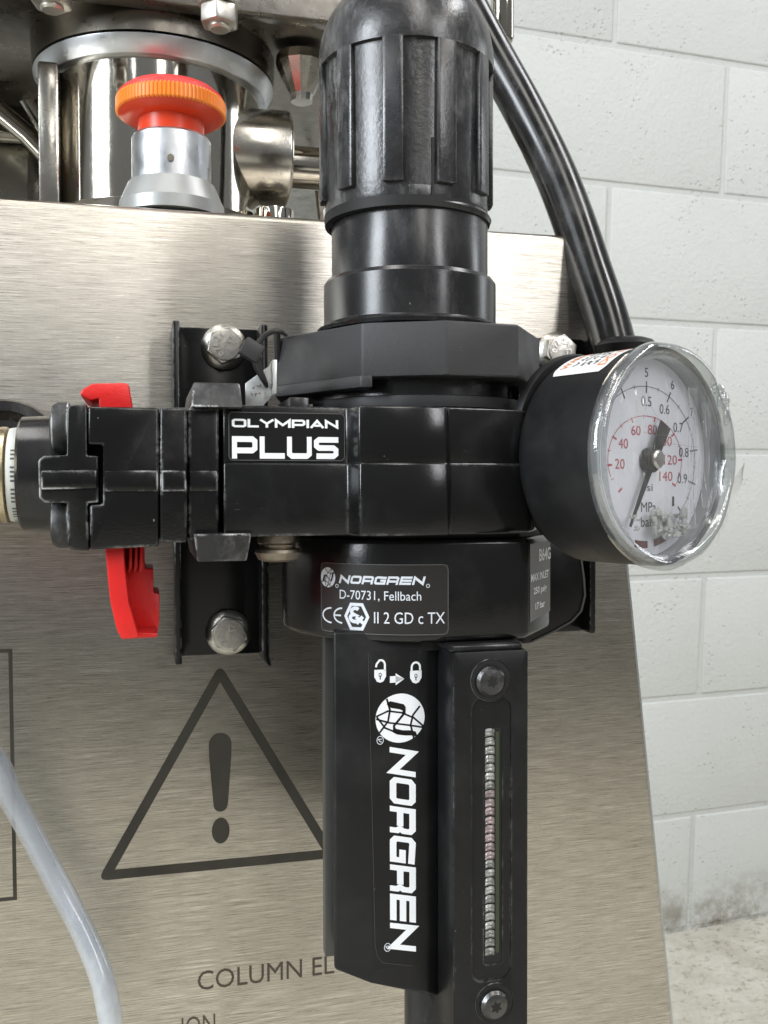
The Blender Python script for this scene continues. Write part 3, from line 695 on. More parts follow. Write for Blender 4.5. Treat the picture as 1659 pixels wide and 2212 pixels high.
# main body: upper half slightly set back, lower half proud
bt, bm_, bb = Z(885, 877, 23.9), Z(885, 1004, 23.9), Z(885, 1157, 23.9)
x0 = XX(482, 24.5)
UP = [(x0, 24.55), (XX(750, 24.5), 24.55), (XX(762, 24.3), 24.3), (XX(775, 24.0), 24.0), (XX(815, 23.9), 23.9), (XX(900, 23.7), 23.72), (XX(966, 23.75), 23.80), (XX(972, 23.8), 23.92),
      (XX(1060, 24.2), 24.15), (XX(1136, 24.4), 24.5), (XX(1142, 24.6), 24.7), (XX(1168, 27), 27), (XX(1168, 27), 31), (x0, 31)]
LO = [(x-(0.0 if i not in (10, 11, 12) else -0.06), y-0.11) if i < 12 else (x+0.06 if i == 12 else x, y) for i, (x, y) in enumerate(UP)]
reg.part('body_upper', prism(UP, bm_-0.02, bt), 'body', bev=0.07, bseg=3, ang=40)
reg.part('body_lower', prism(LO, bb, bm_+0.06), 'body', bev=0.07, bseg=3, ang=40)
reg.part('body_seam', box(XX(758, 24.2), XX(1135, 24.4), 23.95, 24.2, bb+0.02, bb+0.04), 'hole')
# front badge
bx0, bx1 = XX(493, 24.5, 950), XX(746, 24.5, 950); by0, by1 = Z(600, 1005, 24.5), Z(600, 890, 24.5)
by0 = Z(600, 1001, 24.5)
bdg = reg.part('name_badge', slab(rrect(bx0, bx1, by0+0.06, by1, 0.12), 24.525, 24.6), 'label', bev=0.0)
reg.part('badge_border', ([(x, 24.52, z) for x, z in ribbon(rrect(bx0+0.02, bx1-0.02, by0+0.08, by1-0.02, 0.11)[::1], 0.012, True)[0]], ribbon(rrect(bx0+0.02, bx1-0.02, by0+0.08, by1-0.02, 0.11), 0.012, True)[1]), 'dimline', parent=bdg, smooth=False)
def word(wd, px0, px1, py0, py1, Y, wr, wdt={}, shear=0.0, gap=0.12, Wr=1.15):
    """stroke word fitted into a photograph box on plane Y, returned in (x, z)"""
    m = strokes(wd, 1.0, Wr, wr, gap, shear, wdt)
    return fit(m, px0, px1, py0, py1)
X0, X1 = XX(501, 24.5, 930), XX(731, 24.5, 930)
m1 = word('OLYMPIAN', X0, X1, Z(600, 926, 24.5), Z(600, 903, 24.5), 24.5, 0.25, {'I': 0.27, 'M': 1.5, 'O': 1.35, 'L': 1.05}, gap=0.1, Wr=1.3)
m2_ = word('PLUS', X0, X1, Z(600, 991, 24.5), Z(600, 943, 24.5), 24.5, 0.255, {}, gap=0.12, Wr=1.3)
for mm in (m1, m2_):
    reg.part('lettering', ([(x, 24.512, z) for x, z in mm[0]], mm[1]), 'ink', parent=bdg, smooth=False)

# bowl collar (lower ring) with rating label
CX, CY, CR = 7.98, 28.55, 3.92
zc1, zc0 = Z(835, 1166, 24.6), Z(835, 1394, 24.6)
CP = [(CX+CR*math.cos(rad(a)), CY+CR*math.sin(rad(a))) for a in range(160, 275, 5)] + [(10.2, 24.68), (XX(1142, 24.8, 1300), 24.8), (XX(1188, 26.5, 1300), 26.5), (11.95, 28), (11.85, 31), (CX-CR+1.2, 31.8)]
colr = reg.part('bowl_collar', prism(CP, zc0, zc1), 'body', bev=0.16, bseg=4, ang=30)
reg.part('collar_neck', prism([(CX+(x-CX)*0.93, CY+(y-CY)*0.93) for x, y in CP], zc1-0.1, bb+0.1), 'hole', smooth=False)
reg.part('collar_foot', prism([(CX+(x-CX)*0.74, CY+(y-CY)*0.86) for x, y in CP], zc0-0.3, zc0+0.1), 'guard', smooth=False)
def on_collar(u, z, lift=0.012):
    a = u/CR; return (CX+(CR+lift)*math.sin(a), CY-(CR+lift)*math.cos(a), z)
# label: from px 692 to 972
def ucol(px, py):
    # intersect the ray with the collar cylinder
    d = at(px, py, 1.0); A = d.x*d.x+d.y*d.y; B = -2*(d.x*CX+d.y*CY); Cc = CX*CX+CY*CY-(CR+0.012)**2
    s = (-B-math.sqrt(max(B*B-4*A*Cc, 0)))/(2*A); p = d*s
    return math.atan2(p.x-CX, CY-p.y)*CR, p.z
ul, _ = ucol(694, 1290); ur, _ = ucol(968, 1290); zlb = ucol(835, 1371)[1]; zlt = ucol(835, 1220)[1]
def grid_patch(u0, u1, z0, z1, n, fn):
    V = []; Fc = []
    for i in range(n+1):
        for z in (z0, z1): V.append(fn(u0+(u1-u0)*i/n, z))
    for i in range(n): Fc.append((2*i, 2*i+2, 2*i+3, 2*i+1))
    return V, Fc
lab = reg.part('rating_label', grid_patch(ul, ur, zlb, zlt, 24, lambda u, z: on_collar(u, z, 0.008)), 'rlabel')
rr_ = rrect(ul, ur, zlb, zlt, 0.15); rb2 = ribbon(rr_+[rr_[0]], 0.015)
def dense(P, st=0.15):
    out = []
    for i in range(len(P)-1):
        a, b = Vector(P[i]), Vector(P[i+1]); k = max(1, int((b-a).length/st))
        out += [tuple(a+(b-a)*j/k) for j in range(k)]
    return out+[P[-1]]
rb2 = ribbon(dense(rr_+[rr_[0]]), 0.014)
reg.part('label_border', ([on_collar(u, z, 0.014) for u, z in rb2[0]], rb2[1]), 'dimline', parent=lab, smooth=False)
def boxpx(px0, px1, py0, py1):
    mid = ((px0+px1)/2, (py0+py1)/2)
    return ucol(px0, mid[1])[0], ucol(px1, mid[1])[0], ucol(mid[0], py1)[1], ucol(mid[0], py0)[1]
def clabel(m2, name='lettering', mat='silver'): reg.part(name, ([on_collar(u, z, 0.016) for u, z in m2[0]], m2[1]), mat, parent=lab, smooth=False)
clabel(fit(strokes('NORGREN', 1.0, 1.4, 0.27, 0.14, 0.28), *boxpx(732, 920, 1243, 1265)))
clabel(fit(text2d('D-70731, Fellbach'), *boxpx(734, 910, 1277, 1300)))
clabel(fit(text2d('II 2 GD c TX'), *boxpx(808, 961, 1323, 1348)))
for a_0, a_1 in ((922, 927), (725, 731)):
    u0, u1, z0, z1 = boxpx(a_0-1, a_1+1, 1262, 1269); clabel(ribbon(circ((u0+u1)/2, (z0+z1)/2, 0.045, 0.045, 0, 360, 14), 0.016))
# CE mark
u0, u1, z0, z1 = boxpx(696, 717, 1311, 1345); cu_, cz_, rr1 = u1, (z0+z1)/2, (z1-z0)/2*0.93
clabel(ribbon(circ(cu_, cz_, (u1-u0)*0.9, rr1, 92, 268, 18), 0.045))
u0, u1, z0, z1 = boxpx(720, 740, 1312, 1346); cz_ = (z0+z1)/2
clabel(join(ribbon(circ(u1, cz_, (u1-u0)*0.9, rr1, 92, 268, 18), 0.045), ribbon([(u0+0.03, cz_), (u1-0.05, cz_)], 0.045)))
# explosion-protection hexagon
u0, u1, z0, z1 = boxpx(743, 799, 1302, 1362); hu, hz, ha, hb_ = (u0+u1)/2, (z0+z1)/2, (u1-u0)/2, (z1-z0)/2
hx = [(hu-ha, hz), (hu-ha*0.5, hz+hb_), (hu+ha*0.5, hz+hb_), (hu+ha, hz), (hu+ha*0.5, hz-hb_), (hu-ha*0.5, hz-hb_)]
clabel(ribbon([(hu+(x-hu)*0.85, hz+(z-hz)*0.87) for x, z in hx], 0.085, True), 'hexagon_mark', 'silver')
eps = circ(hu-ha*0.08, hz+hb_*0.36, ha*0.3, hb_*0.24, 40, 270, 14) + circ(hu-ha*0.12, hz-hb_*0.10, ha*0.36, hb_*0.26, 90, 300, 14)[1:]
clabel(join(ribbon(eps, 0.10), ribbon([(hu-0.02, hz-hb_*0.02), (hu+ha*0.52, hz-hb_*0.45)], 0.10), ribbon([(hu+ha*0.48, hz+hb_*0.02), (hu+0.0, hz-hb_*0.5)], 0.10)), 'hexagon_mark', 'silver')
# globe emblem, reused on label and guard
def emblem(cx, cy, rx, ry, rot=0.0, n=40):
    """disc plus the dark lines cut through it; returns (disc, dark lines)"""
    disc = ([(math.cos(2*PI*i/n), math.sin(2*PI*i/n)) for i in range(n)], [tuple(range(n))])
    L = []
    L.append(ribbon([(-0.98, 0.12), (-0.5, 0.32), (0.05, 0.22), (0.55, -0.02), (0.98, -0.42)], 0.07))
    L.append(ribbon([(-0.98, 0.02), (-0.45, -0.16), (0.1, -0.26), (0.6, -0.36), (0.96, -0.44)], 0.07))
    L.append(ribbon([(-0.95, 0.1), (-0.62, -0.36), (-0.1, -0.6), (0.3, -0.66)], 0.07))
    L.append(ribbon([(-0.55, 0.82), (-0.42, 0.35), (-0.5, -0.1), (-0.84, -0.54)], 0.075))
    L.append(ribbon([(0.80, 0.45), (0.52, 0.1), (0.42, -0.3), (0.55, -0.85)], 0.075))
    L.append(([(-0.56, 0.60), (-0.42, 0.72), (0.14, 0.56), (0.22, 0.44), (0.22, 0.18), (-0.22, -0.32), (-0.18, -0.42), (0.1, -0.5), (0.4, -0.52), (0.62, -0.58), (0.72, -0.82), (0.5, -0.74),
                (0.2, -0.72), (-0.12, -0.66), (-0.3, -0.56), (-0.3, -0.28), (0.06, 0.14), (0.1, 0.3), (-0.02, 0.36), (-0.38, 0.44)],
              [(0, 1, 19), (1, 2, 18, 19), (2, 3, 18), (3, 4, 17, 18), (4, 5, 16, 17), (5, 15, 16), (5, 6, 14, 15), (6, 7, 13, 14), (7, 8, 12, 13), (8, 9, 11, 12), (9, 10, 11)]))
    dark = join(*L)
    def tr(P):
        out = []
        for x, y in P:
            x, y = x*math.cos(rot)-y*math.sin(rot), x*math.sin(rot)+y*math.cos(rot); out.append((cx+x*rx, cy+y*ry))
        return out
    return (tr(disc[0]), disc[1]), (tr(dark[0]), dark[1])
u0, u1, z0, z1 = boxpx(693, 725, 1223, 1271)
dsc, drk = emblem((u0+u1)/2, (z0+z1)/2, (u1-u0)/2*0.97, (z1-z0)/2*0.9, 1.45)
clabel(dsc, 'globe_emblem')
reg.part('globe_emblem', ([on_collar(u, z, 0.021) for u, z in drk[0]], drk[1]), 'rlabel', parent=lab, smooth=False)
# side label on the right facet
q0, q1 = Vector(CP[-5]), Vector(CP[-4]); qd = (q1-q0).normalized(); qn = Vector((qd.y, -qd.x))
def on_side(u, z, lift=0.012): p = q0+qd*u+qn*lift; return (p.x, p.y, z)
L_ = (q1-q0).length
side = reg.part('side_label', ([on_side(0.1, zc0+0.42), on_side(L_-0.02, zc0+0.5), on_side(L_-0.02, zc1-0.2), on_side(0.1, zc1-0.2)], [(0, 1, 2, 3)]), 'slabel', smooth=False)
for tx, u0, u1, z0, z1 in (('B64G', L_*0.45, L_*1.0, zc1-0.75, zc1-0.38), ('MAX INLET', L_*0.08, L_*0.9, zc1-1.27, zc1-1.05), ('250 psig', L_*0.2, L_*0.8, zc1-1.7, zc1-1.45), ('17 bar', L_*0.28, L_*0.72, zc1-2.1, zc1-1.9)):
    m2 = fit(text2d(tx, 0.02), u0, u1, z0, z1)
    reg.part('lettering', ([on_side(u, z, 0.018) for u, z in m2[0]], m2[1]), 'ink', parent=side, smooth=False)

# bowl guard
gz1 = zc0+0.3; GY = 25.3
gzb = Z(870, 2162, GY); low = Z(735, 2095, 25.9)
gx0, gx1 = XX(719, 25.5, 1700), XX(926, GY, 1700)
GP = [(XX(735, 30.5, 1700), 30.5), (XX(722, 28, 1700), 28), (gx0, 25.42), (XX(800, 25.25, 1700), 25.24), (gx1, GY-0.05), (XX(948, 25.45, 1700), 25.45), (XX(984, 25.8, 1700), 25.8), (9.9, 25.8), (10.3, 31)]
gl_b = [(x, y) for x, y in GP]
grd = None
gv, gf = prism(GP, low, gz1)
gzs = [low, low, Z(735, 2093, GP[2][1]), Z(800, 2128, GP[3][1]), Z(926, 2148, GP[4][1]), Z(948, 2152, GP[5][1]), Z(984, 2158, GP[6][1]), gzb, gzb]
gv = [(x, y, gzs[i] if i < len(GP) else z) for i, (x, y, z) in enumerate(gv)]
grd = reg.part('bowl_guard', (gv, gf), 'guard', bev=0.09, bseg=3)
reg.part('bowl_edge', box(XX(701, 27.2, 1600), XX(722, 27.2, 1600)+0.2, 27.2, 27.6, Z(710, 2075, 27), gz1), 'bowl', bev=0.05)
# sight housing (front block)
hY = 24.0
hx0, hx1 = XX(979, hY, 1800), XX(1140, hY, 1800)
hz1, hz0 = Z(1060, 1407, hY), Z(1060, 2240, hY)
sx0, sx1 = XX(1047, hY, 1800), XX(1086, hY, 1800); sz1, sz0 = Z(1065, 1572, hY), Z(1065, 2084, hY)
rx0, rx1 = XX(1020, hY, 1800), XX(1104, hY, 1800); rz1_, rz0_ = Z(1062, 1508, hY), Z(1062, 2118, hY)
def ring_slab(outer, inner, y0, y1):
    n = len(outer); V = [(x, y0, z) for x, z in outer]+[(x, y0, z) for x, z in inner]+[(x, y1, z) for x, z in outer]+[(x, y1, z) for x, z in inner]; Fc = []
    for i in range(n):
        j = (i+1) % n
        Fc += [(i, j, n+j, n+i), (2*n+i, 3*n+i, 3*n+j, 2*n+j), (i, 2*n+i, 2*n+j, j), (n+i, n+j, 3*n+j, 3*n+i)]
    return V, Fc
def side_shift(m, x_thr, dy, y_thr):
    return m
outer = rrect(hx0, hx1, hz0, hz1, 0.1)
hous = reg.part('sight_housing', ring_slab(outer, rrect(rx0, rx1, rz0_, rz1_, 0.3), hY, hY+0.12), 'guard', bev=0.02)
reg.part('housing_body', prism([(hx0, hY+0.1), (hx1-0.0, hY+0.1), (hx1+0.35, 26.0), (hx1+0.6, 30), (hx0+0.15, 30), (hx0+0.02, 25.6)], hz0, hz1-0.02), 'guard', parent=hous, bev=0.05)
reg.part('housing_recess', ring_slab(rrect(rx0-0.01, rx1+0.01, rz0_-0.01, rz1_+0.01, 0.3), rrect(sx0, sx1, sz0, sz1, 0.08), hY+0.05, hY+0.105), 'guard', parent=hous, smooth=False)
reg.part('housing_shelf', prism([(hx0, hY+0.15), (hx1-0.1, hY+0.15), (hx1+0.3, 26.3), (hx0-0.1, 26.3)], hz1-0.02, hz1+0.16), 'neck', parent=hous, bev=0.06)
# sight tube behind the slot: dark well, ribbed clear tube and green strip
swell = reg.part('sight_glass', box(sx0, sx1, hY+0.07, hY+0.098, sz0, sz1), 'hole')
sv = []
sw = (sx1-sx0)*0.56
nb = 26
for i in range(nb):
    z_a = sz1-0.1-(sz1-sz0-0.25)*i/nb; z_b = sz1-0.1-(sz1-sz0-0.25)*(i+0.86)/nb
    col_ = 'redstrip' if (6 < i < 15) else 'shard'
    n1 = 6; V = []; Fc = []
    for k in range(n1+1):
        t = PI*k/n1; xx_ = sx0+0.03+sw/2-sw/2*math.cos(t); yy = hY+0.075-0.06*math.sin(t); ch = 0.07*math.sin(t)+random.uniform(-0.012, 0.012)
        for fz_, dy_ in ((0, 0.03), (0.3, 0), (0.55, 0.02), (0.75, 0.0), (1, 0.035)): V.append((xx_, yy+dy_, z_a+(z_b-z_a)*fz_+ch))
    for k in range(n1):
        for q_ in range(4): a = 5*k+q_; Fc.append((a, a+5, a+6, a+1))
    reg.part('tube_ring', (V, Fc), 'sightmix' if not (6 < i < 15) else 'sightred', parent=swell)
reg.part('green_strip', box(sx0+sw+0.035, sx1-0.09, hY+0.03, hY+0.09, sz0+0.3, sz1-0.12), 'greenstrip', parent=swell)
# torx screws in round wells
for (px, py, rr) in ((1060, 1469, 45), (1068, 2166, 43)):
    p = at(px, py, hY); R_ = rr/2074*24.9
    wl_ = reg.part('screw_well', lathe([(R_, -0.008), (R_, 0.004)], 40, (p.x, hY-0.004, p.z), 'Y'), 'hole')
    reg.part('well_edge', lathe([(R_*1.0, -0.004), (R_*1.03, -0.02), (R_*1.07, -0.004)], 40, (p.x, hY, p.z), 'Y', caps=False), 'neck', parent=wl_)
    reg.part('torx_screw', lathe([(R_*0.78, -0.01), (R_*0.76, -0.09), (R_*0.62, -0.17), (R_*0.4, -0.2), (0.12, -0.205)], 40, (p.x-0.02, hY, p.z-0.02), 'Y'), 'torx', parent=wl_)
    star = [(p.x-0.02+math.cos(rad(30*i+10))*(0.17 if i % 2 else 0.1), p.z-0.02+math.sin(rad(30*i+10))*(0.17 if i % 2 else 0.1)) for i in range(12)]
    reg.part('torx_socket', slab(star, hY-0.215, hY-0.2), 'hole', parent=wl_, smooth=False)
# guard print
def gface(px, py):
    """point of the guard's front facet seen at a spot (facet between its 2nd and 4th plan corners)"""
    a = Vector(GP[3]); b = Vector(GP[4]); d = at(px, py, 1.0); e_ = b-a
    # s*d.xy = a + t*e
    det = d.x*(-e_.y)-(-e_.x)*d.y; s = (a.x*(-e_.y)-(-e_.x)*a.y)/det
    return Vector((d.x*s, d.y*s, d.z*s))
ga = Vector(GP[3]); ge = (Vector(GP[4])-ga).normalized(); gn = Vector((ge.y, -ge.x))
def on_guard(u, z, lift=0.0): p = ga+ge*u+gn*(0.012+lift); return (p.x, p.y, z)
def gu(px, py): p = gface(px, py); return (Vector((p.x, p.y))-ga).dot(ge), p.z
def gbox(px0, px1, py0, py1):
    mx, my = (px0+px1)/2, (py0+py1)/2
    return gu(px0, my)[0], gu(px1, my)[0], gu(mx, py1)[1], gu(mx, py0)[1]
gl_ = reg.part('guard_print', ([on_guard(gu(903, 1600)[0]-0.02, gu(860, 2088)[1], -0.008), on_guard(gu(904, 1600)[0]-0.02, gu(860, 1405)[1], -0.008), on_guard(0.05, gu(860, 1405)[1], -0.008), on_guard(0.05, gu(860, 2088)[1], -0.008)], [(0, 1, 2, 3)]), 'guard', smooth=False)
def gpart(name, m2, mat='ink', lift=0.0): reg.part(name, ([on_guard(u, z, lift) for u, z in m2[0]], m2[1]), mat, parent=gl_, smooth=False)
# vertical word: text turned 90 degrees clockwise, tops of the letters to the right
u0, u1, z0, z1 = gbox(842, 898, 1611, 2059)
wm = strokes('NORGREN', 1.0, 1.22, 0.25, 0.13, 0.28); xs = [p[0] for p in wm[0]]; Wt = max(xs)-min(xs); mnx = min(xs)
gpart('lettering', ([(u0+y*(u1-u0), z1-(x-mnx)/Wt*(z1-z0)) for x, y in wm[0]], wm[1]))
u0, u1, z0, z1 = gbox(811, 917, 1498, 1604)
dsc, drk = emblem((u0+u1)/2, (z0+z1)/2, (u1-u0)/2, (z1-z0)/2, -0.0)
gpart('globe_emblem', dsc); gpart('globe_emblem', drk, 'label', 0.006)
for px_, py_ in ((821, 1599), (837, 2046)):
    u, z = gu(px_, py_); gpart('registered_mark', join(ribbon(circ(u, z, 0.09, 0.11, 0, 360, 18), 0.018), ribbon([(u+0.05, z+0.03), (u-0.05, z+0.03), (u-0.0, z-0.04), (u+0.05, z-0.05)], 0.02)), 'silver')
def padlock(cx, cz, w_, h_, open_):
    body_ = [(cx-w_, cz+0.02), (cx+w_, cz+0.02), (cx+w_, cz-h_*0.55), (cx+w_*0.55, cz-h_*0.95), (cx, cz-h_*1.05), (cx-w_*0.55, cz-h_*0.95), (cx-w_, cz-h_*0.55)]
    ms = [(body_, [tuple(range(7))])]
    if open_: ms.append(ribbon([(cx-w_*0.72, cz+h_*0.28), (cx-w_*0.6, cz+h_*0.55), (cx-0.02, cz+h_*0.85)] + circ(cx+w_*0.1, cz+h_*0.45, w_*0.7, h_*0.42, 90, 0, 8) + [(cx+w_*0.8, cz-0.02)], 0.055))
    else: ms.append(ribbon([(cx-w_*0.72, cz)] + circ(cx, cz+h_*0.35, w_*0.72, h_*0.42, 180, 0, 12) + [(cx+w_*0.72, cz)], 0.055))
    key = join(ribbon(circ(cx, cz-h_*0.38, 0.035, 0.05, 0, 360, 10), 0.016), ribbon([(cx-0.0, cz-h_*0.45), (cx, cz-h_*0.78)], 0.025))
    return join(*ms), key
for px_, py_, op in ((821, 1448, True), (898, 1450, False)):
    u, z = gu(px_, py_); b_k, key = padlock(u, z, 0.165, 0.32, op); gpart('padlock_symbol', b_k); gpart('padlock_symbol', key, 'label', 0.005)
u0, u1, z0, z1 = gbox(842, 873, 1454, 1480); zm = (z0+z1)/2; um = u0+(u1-u0)*0.4
gpart('arrow_symbol', ([(u0, zm-0.09), (um, zm-0.09), (um, z0), (u1, zm), (um, z1), (um, zm+0.09), (u0, zm+0.09)], [(0, 1, 5, 6), (2, 3, 4), (1, 3, 5)]))
lb_ = ribbon([gu(*q) for q in ((795, 1410), (803, 1720), (810, 2040), (815, 2066), (828, 2080), (890, 2086))], 0.012)
gpart('print_border', lb_, 'bowl')
# drain tube
reg.part('drain_tube', lathe([(0.66, -24), (0.66, gzb-0.15), (0.75, gzb-0.1), (0.75, gzb+0.2)], 40, (XX(921, 27.2, 2180), 27.2, 0)), 'tube')
# rusty screw under the body
scx = XX(598, 25.6, 1180); sz_ = Z(598, 1160, 25)
sscr = reg.part('hex_screw', lathe([(0.40, sz_-0.66), (0.52, sz_-0.60), (0.62, sz_-0.42), (0.60, sz_-0.34), (0.46, sz_-0.30), (0.48, sz_-0.22), (0.55, sz_-0.16), (0.55, sz_+0.2)], 18, (scx, 25.4, 0)), 'rust')

# ================================================================== SHUT-OFF VALVE (left half of the assembly)
vt, vb = Z(330, 880, 24.5), Z(330, 1178, 24.5)
val = Thing('shutoff_valve', 'scuffed black slide shut-off valve with red handle, left of the regulator body', 'valve', (0, 28, 0.3))
vY = 24.5
mid = Z(330, 1016, vY)
secs = [(190, 344, 0.0), (345.5, 405, -0.06), (406.5, 473, 0.03)]
for i, (pa, pb, dy) in enumerate(secs):
    ytop, ybot = 880, 1178 - i*6
    if i == 0:
        pts = [(190, 878), (pb, 880), (pb, 1181), (194, 1188), (194, 1091), (222, 1090), (222, 961), (190, 961)]
    else: pts = [(pa, ytop), (pb, ytop), (pb, ybot), (pa, ybot)]
    val.part('body_section', slab(elev(pts, vY+dy), vY+dy, 29.5-0.3*i), 'valve', bev=0.07, bseg=3)
    xa, xb = XX(pa if i else 224, vY+dy), XX(pb, vY+dy)
    val.part('body_ridge', slab([(xa+0.03, mid), (xb-0.03, mid), (xb-0.03, Z(330, 1062, vY)), (xa+0.03, Z(330, 1062, vY))], vY+dy-0.05, vY+dy+0.2), 'valve', bev=0.045)
val.part('slot_back', slab(elev([(180, 940), (240, 940), (240, 1110), (180, 1110)], 25.6), 25.6, 26), 'hole')
endp = val.part('end_yoke', slab(elev([(145, 882), (150, 875), (188.5, 873), (188.5, 983), (213, 984), (213, 1086), (189, 1087), (193, 1190), (152, 1188), (146, 1180), (145, 1087), (95, 1086), (84, 1076), (82, 995), (92, 985), (144, 983)], 24.55), 24.55, 28.5), 'valve', bev=0.08, bseg=3)
val.part('yoke_ridge', slab(elev([(88, 1016), (210, 1014), (210, 1056), (88, 1058)], 24.5), 24.47, 24.7), 'valve', parent=endp, bev=0.06)
for py_, yy in ((925, 25.7), (1128, 25.7)):
    z_ = Z(130, py_, yy); xa = XX(109, yy, py_); xb = XX(150, yy, py_)
    val.part('yoke_screw', lathe([(0.35, xa+0.0), (0.58, xa+0.06), (0.66, xa+0.2), (0.66, xb)], 40, (0, yy, z_), 'X'), 'clamp')
bz_ = Z(75, 1024, 27.5)
val.part('port_boss', lathe([(1.42, XX(42, 27.0)), (1.52, XX(44, 27.0)+0.05), (1.56, XX(112, 27.5)), (1.56, XX(150, 27.5))], 72, (0, 27.3, bz_), 'X'), 'neck')
val.part('clamp_wedge', (lambda m: m)(prism([(XX(413, 24.0, 850), 24.1), (XX(526, 24.0, 850), 24.1), (XX(526, 24.0, 850), 29), (XX(413, 24.0, 850), 29)], Z(470, 880, 24.2), Z(470, 824, 24.2),
    [(XX(419, 24.3, 850), 24.5), (XX(520, 24.3, 850), 24.5), (XX(520, 24.3, 850), 28.5), (XX(419, 24.3, 850), 28.5)])), 'clamp', bev=0.05)
val.part('clamp_wedge', prism([(XX(427, 24.3, 1200), 24.5), (XX(535, 24.3, 1200), 24.5), (XX(535, 24.3, 1200), 28.5), (XX(427, 24.3, 1200), 28.5)], Z(480, 1214, 24.3), Z(480, 1153, 24.2),
    [(XX(420, 24.0, 1200), 24.15), (XX(546, 24.0, 1200), 24.15), (XX(546, 24.0, 1200), 29), (XX(420, 24.0, 1200), 29)]), 'clamp', bev=0.05)
sl = val.part('slide_handle', slab(elev([(172, 852), (176, 842), (200, 828), (272, 827), (279, 832), (288, 885), (214, 885), (214, 861), (196, 866)], 25.2), 25.2, 28), 'red', bev=0.05, bseg=3)
sl2 = val.part('slide_handle', slab(elev([(226, 1172), (266, 1172), (270, 1230), (278, 1300), (300, 1374), (297, 1379), (263, 1381), (252, 1360), (238, 1300), (232, 1240)], 25.0), 25.0, 28.2), 'red', bev=0.05, bseg=3)
val.part('handle_web', slab(elev([(262, 1172), (312, 1172), (313, 1228), (331, 1228), (332, 1281), (345, 1283), (344, 1345), (339, 1376), (296, 1379), (270, 1300)], 26.6), 26.6, 28.4), 'red', parent=sl2, bev=0.04)
val.part('handle_foot', slab(elev([(297, 1366), (341, 1368), (339, 1377), (299, 1379)], 25.3), 25.3, 27), 'red', parent=sl2, bev=0.03)
for pa in (280, 292, 303):
    val.part('handle_rib', slab(elev([(pa, 1172), (pa+5, 1172), (pa+5, 1225), (pa-3, 1240)], 26.0), 26.0, 26.7), 'red', parent=sl2, bev=0.02)

# pipe fitting at the frame's left
pf_ = Thing('pipe_fitting', 'tarnished brass pipe fitting with white sealing ring at the left frame edge', 'pipe fitting', (-3, 27.3, bz_))
fz = Z(30, 1026, 27.3)
xw1 = XX(44, 26.0)
ringp = pf_.part('sealing_ring', lathe([(1.1, xw1-0.42), (1.24, xw1-0.38), (1.27, xw1-0.2), (1.24, xw1-0.02), (1.1, xw1)], 64, (0, 27.3, fz), 'X'), 'white')
ms = []
for k in range(26):
    a = rad(150+k*5.2); 
    if k % 5 == 3: continue
    ms.append(([(xw1-0.26+dx_, 27.3+1.274*math.cos(a+da), fz+1.274*math.sin(a+da)) for dx_, da in ((0, 0), (0.1, 0), (0.1, 0.04), (0, 0.04))], [(0, 1, 2, 3)]))
pf_.part('ring_marks', join(*ms), 'gink', parent=ringp, smooth=False)
pf_.part('brass_nut', lathe([(1.2, xw1-2.6), (1.3, xw1-0.95), (1.36, xw1-0.9), (1.36, xw1-0.72), (1.22, xw1-0.68), (1.28, xw1-0.6), (1.28, xw1-0.45), (1.1, xw1-0.4)], 64, (0, 27.3, fz), 'X'), 'brass')
pf_.part('brass_hex', (lambda P: ([(x, 27.3+a, fz+b) for x in (xw1-5, xw1-0.98) for a, b in P], [tuple(range(6)), tuple(range(6, 12))[::-1]]+[(i, (i+1) % 6, 6+(i+1) % 6, 6+i) for i in range(6)]))(hexpoly(0, 0, 1.62, 6, 0.2)), 'brass', bev=0.12)
dd = at(8, 985, 33.5)
rk = Thing('round_cap', 'large black round cap on the steel box behind the brass fitting', 'cap', (dd.x, 35.9, dd.z))
rk.part('rim', lathe([(1.9, 36), (1.9, 33.9), (1.82, 33.75), (1.5, 33.7), (1.45, 33.85), (1.2, 33.9), (1.15, 34.3)], 72, (dd.x, 0, dd.z), 'Y'), 'tube')
rk.part('face', lathe([(1.4, 34.2), (1.4, 33.95), (0.6, 33.8)], 48, (dd.x, 0, dd.z), 'Y'), 'guard')

# ================================================================== SEAL TAG AND CABLE TIE
tg = Thing('seal_tag', 'small bent aluminium seal tag between the clamp and the black panel nut', 'tag', at(565, 840, 25.6))
tY = 25.6
tg.part('plate', slab(elev([(530, 828), (582, 790), (586, 780), (586, 858), (568, 877), (530, 878)], tY), tY, tY+0.08), 'tag', bev=0.015)
tg.part('folded_edge', slab(elev([(586, 780), (595, 781), (594, 853), (586, 856)], tY), tY-0.35, tY+0.08), 'tag', bev=0.015)
ms = []
random.seed(3)
for a, b in ((548, 838), (556, 835), (562, 833), (543, 852), (552, 852), (560, 850)):
    q = [(a+random.uniform(-3, 3), b+random.uniform(-3, 3)) for _ in range(4)]
    r2 = ribbon(elev(q, tY-0.01), 0.02); ms.append(([(x, tY-0.012, z) for x, z in r2[0]], r2[1]))
tg.part('stamping', join(*ms), 'dull', smooth=False)
ct = Thing('cable_tie', 'black cable tie looped through the seal tag below the panel nut', 'cable tie', at(542, 757, 25.2))
cy_ = 25.1
q = at(543, 757, cy_)
hd = box(-0.27, 0.27, -0.18, 0.18, -0.24, 0.24)
ca, sa = math.cos(rad(-32)), math.sin(rad(-32))
ct.part('head', ([(q.x+x*ca-z*sa, q.y+y, q.z+x*sa+z*ca) for x, y, z in hd[0]], hd[1]), 'tie', bev=0.05)
ct.part('strap', tube(catmull([at(552, 748, 25.1), at(572, 725, 25.5), at(590, 716, 26.2), at(606, 716, 27.2), at(618, 722, 28.5)], 8), 0.075, 10), 'tie')
